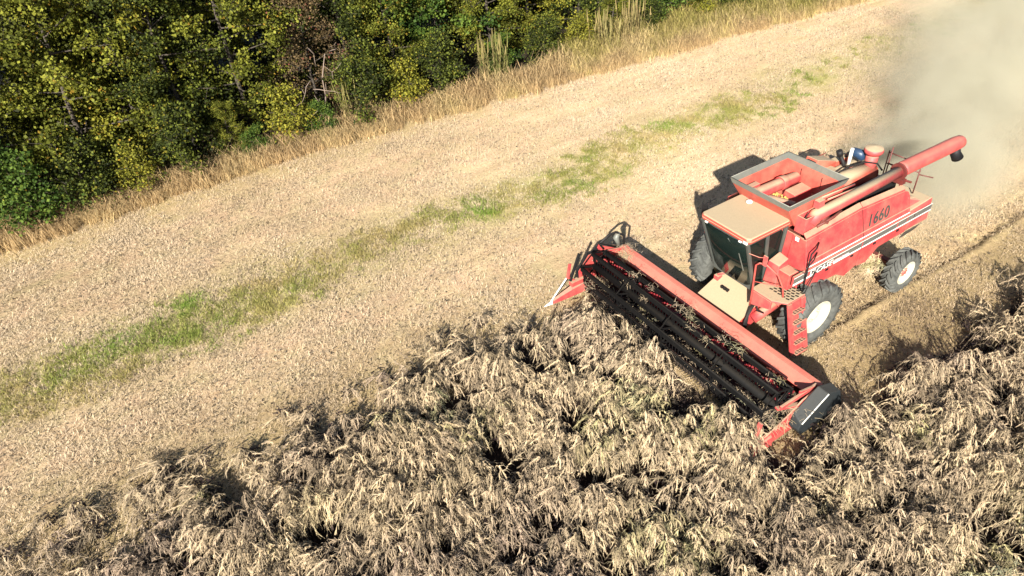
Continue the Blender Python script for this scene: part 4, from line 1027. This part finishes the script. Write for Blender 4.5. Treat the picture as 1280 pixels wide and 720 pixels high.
# ------------------------------------------------------------------ TREES
def bark_mat():
    m, nt, b = new_mat('bark'); g = N(nt, 'ShaderNodeNewGeometry'); n_ = noise_tex(nt, 7, 6, .7, g.outputs['Position'])
    L(nt, ramp(nt, n_.outputs[0], [(.3, (.018, .014, .011)), (.7, (.075, .06, .045))]).outputs[0], b.inputs['Base Color']); b.inputs['Roughness'].default_value = .95; return m
BARK = bark_mat()
def leaf_mat(name, c0, c1, c2, accent=None):
    m, nt, b = new_mat(name)
    a = N(nt, 'ShaderNodeAttribute', attribute_name='shade')
    stops = [(0, c0), (.5, c1), (.93, c2), (1, accent or c2)]
    col = ramp(nt, a.outputs['Fac'], stops).outputs[0]
    L(nt, col, b.inputs['Base Color']); b.inputs['Roughness'].default_value = .7; b.inputs['Specular IOR Level'].default_value = .15
    tl = N(nt, 'ShaderNodeBsdfTranslucent'); L(nt, col, tl.inputs[0]); mx = N(nt, 'ShaderNodeMixShader'); mx.inputs[0].default_value = .22
    L(nt, b.outputs[0], mx.inputs[1]); L(nt, tl.outputs[0], mx.inputs[2]); L(nt, mx.outputs[0], nt.nodes['Material Output'].inputs[0])
    return m
LM = {
 'olive': leaf_mat('leaf_olive', (.014, .017, .003), (.078, .088, .010), (.20, .205, .028), (.24, .15, .02)),
 'green': leaf_mat('leaf_green', (.014, .034, .006), (.045, .080, .012), (.10, .145, .022), (.12, .15, .02)),
 'dark': leaf_mat('leaf_dark', (.006, .010, .003), (.030, .040, .007), (.12, .14, .02), (.16, .14, .02)),
 'deep': leaf_mat('leaf_deep_shade', (.004, .007, .002), (.013, .019, .004), (.035, .045, .008), (.05, .045, .01)),  # near-black leaves paint the shade seen through gaps in the front trees
 'brown': leaf_mat('leaf_brown', (.04, .03, .014), (.09, .062, .03), (.16, .11, .05), (.17, .055, .04)),
 'yellow': leaf_mat('leaf_yellow', (.05, .055, .008), (.135, .135, .016), (.24, .22, .028), (.24, .15, .02)),
}
def tree_meshes(seed, Hh, low, wide, lsize, nleaf, droop=0.):
    """returns (trunk bmesh MB, leaf QB): limbs all the way down, leaf sprays along the twigs"""
    r = random.Random(seed); t = MB(); q = QB(); tips = []
    top = Vector((r.uniform(-.4, .4), r.uniform(-.4, .4), Hh * .9)); trunk = [Vector((0, 0, -.1)), Vector((r.uniform(-.1, .1), r.uniform(-.1, .1), Hh * .3)), Vector((r.uniform(-.3, .3), r.uniform(-.3, .3), Hh * .6)), top]
    t.tube(trunk, [.013 * Hh, .011 * Hh, .007 * Hh, .02], 8)
    nl = int(12 + Hh * 2.6)
    for i in range(nl):
        u = low + (1 - low) * (i + r.random()) / nl; z = u * Hh * .9
        seg = min(2, int(u * .9 / .3)); a_, b_ = trunk[seg], trunk[seg + 1]; f = (z - a_.z) / max(.01, b_.z - a_.z); p0 = a_.lerp(b_, min(1, max(0, f)))
        az_ = i * 2.4 + r.gauss(0, .4); prof = (1 - abs(u - .42) * 1.15) if u > .42 else (.72 + .28 * u / .42)
        ln = wide * max(.22, prof) * r.uniform(.65, 1.2); el = r.uniform(-.1, .55) + (.5 if u > .75 else 0)
        d = Vector((math.cos(az_) * math.cos(el), math.sin(az_) * math.cos(el), math.sin(el)))
        p1 = p0 + d * ln * .5; p2 = p0 + d * ln + Vector((0, 0, -droop * ln))
        t.tube([p0, p1, p2], [.004 * Hh, .003 * Hh, .006], 5, caps=False)
        for k in range(7):
            w = r.uniform(.3, 1.0); pp = (p0.lerp(p1, w * 2) if w < .5 else p1.lerp(p2, w * 2 - 1))
            dd = (d + Vector((r.gauss(0, .8), r.gauss(0, .8), r.gauss(0, .45)))).normalized(); e = pp + dd * r.uniform(.3, .95) * (wide / 2.6)
            t.tube([pp, e], [.012, .005], 4, caps=False); tips.append((pp, e, r.uniform(.15, .85)))
    per = max(8, nleaf // len(tips))
    for pp, e, sh in tips:
        for _ in range(per):
            w = r.uniform(.1, 1.15); c = pp.lerp(e, w) + Vector((r.gauss(0, .20), r.gauss(0, .20), r.gauss(0, .16)))
            s_ = lsize * r.uniform(.6, 1.3)
            u_ = Vector((r.gauss(0, 1), r.gauss(0, 1), r.gauss(0, .5) - .2)).normalized(); v_ = u_.cross(Vector((r.gauss(0, 1), r.gauss(0, 1), r.gauss(0, 1)))).normalized()
            v_ = v_ * s_ * .55; u_ = u_ * s_
            q.quad(tuple(c), tuple(c + u_ * .5 + v_), tuple(c + u_ * 1.05), tuple(c + u_ * .5 - v_), min(.92, max(0, sh + r.gauss(0, .16))) if r.random() > .03 else 1.0)
    return t, q
TREEK = {}
def tree_kind(kind, leaf, seed, **kw):
    t, q = tree_meshes(seed, **kw)
    bmesh.ops.recalc_face_normals(t.bm, faces=t.bm.faces); me = bpy.data.meshes.new('trunk'); t.bm.to_mesh(me); t.bm.free(); me.materials.append(BARK)
    TREEK[kind] = (me, q.mesh('crown', LM[leaf]))
for k_, (lf, sd, kw) in {
    'olive_a': ('olive', 1, dict(Hh=9.5, low=.05, wide=2.9, lsize=0.108, nleaf=21750)), 'olive_b': ('olive', 2, dict(Hh=8.5, low=.04, wide=2.7, lsize=0.104, nleaf=20300)),
    'yellow_a': ('yellow', 3, dict(Hh=7.5, low=.03, wide=2.4, lsize=0.112, nleaf=15950)), 'green_a': ('green', 4, dict(Hh=9, low=.18, wide=2.8, lsize=0.120, nleaf=20300)),
    'green_low': ('green', 5, dict(Hh=3.0, low=.02, wide=1.5, lsize=0.104, nleaf=6090)), 'brown_a': ('brown', 6, dict(Hh=6.5, low=.05, wide=2.2, lsize=0.088, nleaf=9425, droop=.2)),
    'dark_a': ('dark', 7, dict(Hh=9, low=.03, wide=2.9, lsize=0.104, nleaf=20300)), 'dark_low': ('dark', 8, dict(Hh=2.6, low=.02, wide=1.4, lsize=0.088, nleaf=5800)),
    'deep_shade_a': ('deep', 10, dict(Hh=9.5, low=.02, wide=2.9, lsize=0.088, nleaf=24000)), 'yellow_low': ('yellow', 9, dict(Hh=2.2, low=.02, wide=1.2, lsize=0.088, nleaf=3770)),
}.items(): tree_kind(k_, lf, sd, **kw)
def put_tree(kind, x, y, s, rz, label, name, cat, group):
    o = bpy.data.objects.new(name, None); COL.objects.link(o); o.location = (x, y, 0); o.rotation_euler = (0, 0, rz); o.scale = (s, s, s)
    tag(o, label, cat, group)
    for nm, me in zip(('trunk', 'crown') if cat == 'tree' else ('stem', 'foliage'), TREEK[kind]):
        c = bpy.data.objects.new(nm, me); COL.objects.link(c); c.parent = o
    return o
G1, G2, G3 = 'trees along the field edge', 'shrubs under the field edge trees', 'trees deeper in the wood'
front = [
 ('dark_a', 20.6, -20.6, .95, 'dark green tree at the left edge of the wood'),
 ('olive_a', 17.2, -21.6, 1.0, 'broad olive yellow tree, leftmost of the tall trees'),
 ('olive_b', 14.2, -20.9, 1.0, 'olive tree with leaves to the ground, second tall tree from the left'),
 ('yellow_a', 12.2, -22.2, 1.1, 'yellowest tree in the left part of the wood'),
 ('dark_a', 10.6, -20.9, .85, 'dark green tree between the yellow tree and the brown tree'),
 ('olive_a', 8.0, -21.3, .9, 'olive tree left of the brown withered tree'),
 ('brown_a', 5.0, -21.0, .85, 'withered brown tree with bare pale twigs amid green neighbours'),
 ('dark_a', 3.0, -22.0, .9, 'dark green tree right behind the withered brown tree'),
 ('olive_b', 1.2, -20.9, .75, 'small olive tree near the middle of the field edge'),
 ('green_a', -1.6, -21.9, 1.0, 'bright green tree near the top centre of the photo'),
 ('olive_a', -4.2, -21.2, .75, 'olive tree just right of the bright green tree'),
 ('yellow_a', -7.2, -22.4, .9, 'yellow leaved tree above the tall reeds'),
 ('dark_a', -10.2, -22.0, .85, 'dark tree at the top right end of the visible wood'),
 ('green_a', -13.4, -22.6, .9, 'green tree beyond the reeds at the far end'),
 ('olive_b', -17.0, -22.2, .9, 'olive tree farthest along the verge near the dust'),
 ('yellow_a', -21.0, -21.8, .8, 'yellow tree past the end of the visible wood'),
]
for i, (k_, x_, y_, s_, lb) in enumerate(front): put_tree(k_, x_, y_, s_, i * 1.3, lb, 'broadleaf_tree', 'tree', G1)
shr = [
 ('green_low', 16.6, -18.9, .95, 'bright green leafy shrub at the far left of the field edge'),
 ('dark_low', 14.6, -18.8, .9, 'low dark bush second from the left along the verge'),
 ('yellow_low', 13.0, -18.9, .8, 'small yellowish bush left of the low dark pair'),
 ('dark_low', 11.3, -19.0, 1.0, 'low dark bush below the yellowest tree'),
 ('olive_b', 9.4, -19.4, .28, 'knee high olive sapling at the verge'),
 ('green_low', 8.5, -18.7, .42, 'small vivid green bush poking out of the dry grass'),
 ('yellow_low', 7.0, -19.1, 1.0, 'yellow green bush left of the withered brown tree'),
 ('green_low', 5.8, -18.8, .5, 'small green bush below the withered brown tree'),
 ('dark_low', 3.6, -19.1, 1.0, 'low dark bush right below the brown twigs'),
 ('yellow_low', 1.8, -18.9, .9, 'yellow bush in the middle of the verge'),
 ('dark_low', -.4, -19.3, .95, 'low dark bush under the bright green tree'),
 ('green_low', -3.4, -19.3, .6, 'green bush beside thin pale reed stalks'),
 ('dark_low', -5.8, -19.3, .8, 'low dark bush left of the tall reed stand'),
 ('yellow_low', -8.0, -19.0, .8, 'yellow bush behind the tall reed stand'),
 ('dark_low', -11.8, -18.6, .7, 'low dark bush right of the tall reed stand'),
 ('yellow_low', -15.2, -18.3, .7, 'yellow bush at the distant end of the verge'),
 ('olive_b', -10.6, -19.9, .34, 'olive bush rising behind the verge right of the reeds'),
 ('green_low', -13.4, -19.2, .9, 'green bush cut by the top edge of the photo beyond the reeds'),
 ('dark_low', -17.2, -17.9, .8, 'dark bush closest to the dust cloud'),
]
for i, (k_, x_, y_, s_, lb) in enumerate(shr): put_tree(k_, x_, y_ + .35, s_, i * 2.1, lb, 'shrub', 'shrub', G2)
kinds = ['deep_shade_a', 'deep_shade_a', 'dark_a', 'deep_shade_a', 'deep_shade_a', 'dark_a']  # mostly shade-coloured crowns, so gaps in the front row look black
r = random.Random(5)
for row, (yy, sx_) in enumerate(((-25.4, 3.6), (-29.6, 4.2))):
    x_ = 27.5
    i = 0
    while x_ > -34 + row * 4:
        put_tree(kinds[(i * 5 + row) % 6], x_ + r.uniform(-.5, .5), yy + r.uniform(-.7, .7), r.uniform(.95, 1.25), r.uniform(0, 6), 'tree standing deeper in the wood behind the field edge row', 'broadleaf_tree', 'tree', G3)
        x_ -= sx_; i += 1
for i, (x_, k_) in enumerate(((-25.5, 'dark_a'), (-30, 'olive_a'), (-35, 'green_a'), (-40, 'dark_a'), (24.5, 'olive_b'), (28.5, 'dark_a'))):
    put_tree(k_, x_, -21.5 + (2.0 if x_ < 0 else 0), 1.0, i, 'tree continuing the field edge row outside the photo', 'broadleaf_tree', 'tree', 'trees outside the photo')
# pale bare branches of the withered tree
m = MB(); r = random.Random(3)
bw, bnt, bb = new_mat('bleached_wood'); bb.inputs['Base Color'].default_value = (.20, .15, .12, 1); bb.inputs['Roughness'].default_value = .9
for _ in range(6):
    p = Vector((5.0 + r.uniform(-.7, .7), -18.9 + r.uniform(-.4, .2), r.uniform(1.2, 3.2))); d = Vector((r.uniform(-.6, .6), .35, r.uniform(-.4, .7))).normalized(); pts = [p]
    for k in range(4): d = (d + Vector((r.gauss(0, .3), r.gauss(0, .3), r.gauss(0, .3)))).normalized(); pts.append(pts[-1] + d * .35)
    m.tube(pts, [.02, .016, .012, .009, .005], 5)
    m.tube([pts[2], pts[2] + Vector((r.gauss(0, .3), r.gauss(0, .2), .3))], [.014, .006], 4)
m.tube([(5.1, -20.3, 0), (5.0, -19.6, 1.2), (5.1, -19.0, 2.2), (4.8, -18.8, 3.2)], [.045, .035, .025, .012], 7)
tag(m.build('dead_branch', bw), 'bleached bare branch hanging before the withered brown tree', 'branch')

# ------------------------------------------------------------------ DUST
def dust():
    m = bpy.data.materials.new('field_dust'); m.use_nodes = True; nt = m.node_tree; nt.nodes.clear()
    out = nt.nodes.new('ShaderNodeOutputMaterial'); v = nt.nodes.new('ShaderNodeVolumePrincipled')
    v.inputs['Color'].default_value = (.66, .63, .50, 1); v.inputs['Anisotropy'].default_value = .0
    tc = N(nt, 'ShaderNodeNewGeometry'); pos = tc.outputs['Position']
    sx = N(nt, 'ShaderNodeSeparateXYZ'); L(nt, pos, sx.inputs[0]); X, Y, Z = sx.outputs
    # plume leaves the rear of the machine and drifts behind it and to its right, widening
    back = math_(nt, 'MULTIPLY', math_(nt, 'ADD', X, 4.2), -1)           # metres behind the rear hood
    bk = math_(nt, 'MAXIMUM', back, 0)
    cy = math_(nt, 'MULTIPLY', bk, -.25); wy = math_(nt, 'ADD', math_(nt, 'MULTIPLY', bk, .38), 1.8)
    hz = math_(nt, 'ADD', math_(nt, 'MULTIPLY', bk, .08), 1.7)
    ry = math_(nt, 'DIVIDE', math_(nt, 'SUBTRACT', Y, cy), wy); ry2 = math_(nt, 'MULTIPLY', ry, ry)
    rz = math_(nt, 'DIVIDE', math_(nt, 'SUBTRACT', Z, 1.0), hz); rz2 = math_(nt, 'MULTIPLY', rz, rz)
    fall = math_(nt, 'POWER', math_(nt, 'SUBTRACT', 1, math_(nt, 'ADD', ry2, rz2), True), 2.2)
    st = N(nt, 'ShaderNodeMapRange'); st.inputs[1].default_value = -.3; st.inputs[2].default_value = 4.0; L(nt, back, st.inputs[0])
    nz = noise_tex(nt, .30, 6, .66, pos); nn = N(nt, 'ShaderNodeMapRange'); nn.inputs[1].default_value = .43; nn.inputs[2].default_value = .66; nn.inputs[3].default_value = .03; L(nt, nz.outputs[0], nn.inputs[0])
    d = math_(nt, 'MULTIPLY', math_(nt, 'MULTIPLY', fall, st.outputs[0]), nn.outputs[0])
    far = N(nt, 'ShaderNodeMapRange'); far.inputs[1].default_value = 0; far.inputs[2].default_value = 26; far.inputs[3].default_value = 1; far.inputs[4].default_value = .35; L(nt, bk, far.inputs[0])
    d = math_(nt, 'MULTIPLY', math_(nt, 'MULTIPLY', d, far.outputs[0]), DUSTD)
    L(nt, d, v.inputs['Density']); L(nt, v.outputs[0], out.inputs['Volume'])
    me_ = MB(); me_.hexa([(-3.6, -4.6, .06), (-36, -24, .06), (-36, 7, .06), (-3.6, 3.2, .06)], [(-3.6, -4.6, 3.6), (-36, -24, 6.0), (-36, 7, 6.0), (-3.6, 3.2, 3.6)])
    o = me_.build('dust_cloud', m)
    tag(o, 'pale yellowish dust cloud billowing behind the red combine harvester', 'dust', kind='stuff')
DUSTD = 1.5
dust()

# ------------------------------------------------------------------ LIGHT, SKY, CAMERA
w = bpy.data.worlds.new('World'); SC.world = w; w.use_nodes = True; nt = w.node_tree
bg = nt.nodes['Background']; sky = nt.nodes.new('ShaderNodeTexSky'); sky.sky_type = 'NISHITA'; sky.sun_disc = False
tosun = Vector((1.30, 1.33, 1.0)).normalized()
sky.sun_elevation = math.asin(tosun.z); sky.sun_rotation = math.atan2(tosun.x, tosun.y)
nt.links.new(sky.outputs[0], bg.inputs[0]); bg.inputs[1].default_value = .052
sl = bpy.data.lights.new('sun', 'SUN'); sl.energy = 5.0; sl.angle = math.radians(.5); sl.color = (1, .945, .84)
so = bpy.data.objects.new('sun', sl); COL.objects.link(so); so.rotation_euler = tosun.to_track_quat('Z', 'Y').to_euler(); so.location = (10, 10, 20)
cd = bpy.data.cameras.new('camera'); co = bpy.data.objects.new('camera', cd); COL.objects.link(co); SC.camera = co
cd.sensor_width = 36; cd.lens = 842 / 1280 * 36; cd.clip_end = 3000; cd.clip_start = .1
yaw, pit, rol = math.radians(-118.02), math.radians(38.52), math.radians(-6.01)
f = Vector((math.cos(pit) * math.cos(yaw), math.cos(pit) * math.sin(yaw), -math.sin(pit)))
rt = f.cross(Vector((0, 0, 1))).normalized(); up = rt.cross(f)
rt2 = rt * math.cos(rol) + up * math.sin(rol); up2 = up * math.cos(rol) - rt * math.sin(rol)
M = Matrix((rt2, up2, -f)).transposed().to_4x4(); M.translation = (12.05, 8.81, 12.21); co.matrix_world = M
SC.view_settings.view_transform = 'Standard'; SC.view_settings.look = 'None'; SC.view_settings.exposure = 1.55; SC.view_settings.gamma = 1
SC.cycles.max_bounces = 6; SC.cycles.diffuse_bounces = 3; SC.cycles.transparent_max_bounces = 12; SC.cycles.volume_bounces = 2
SC.cycles.volume_step_rate = 1.0; SC.cycles.use_denoising = True
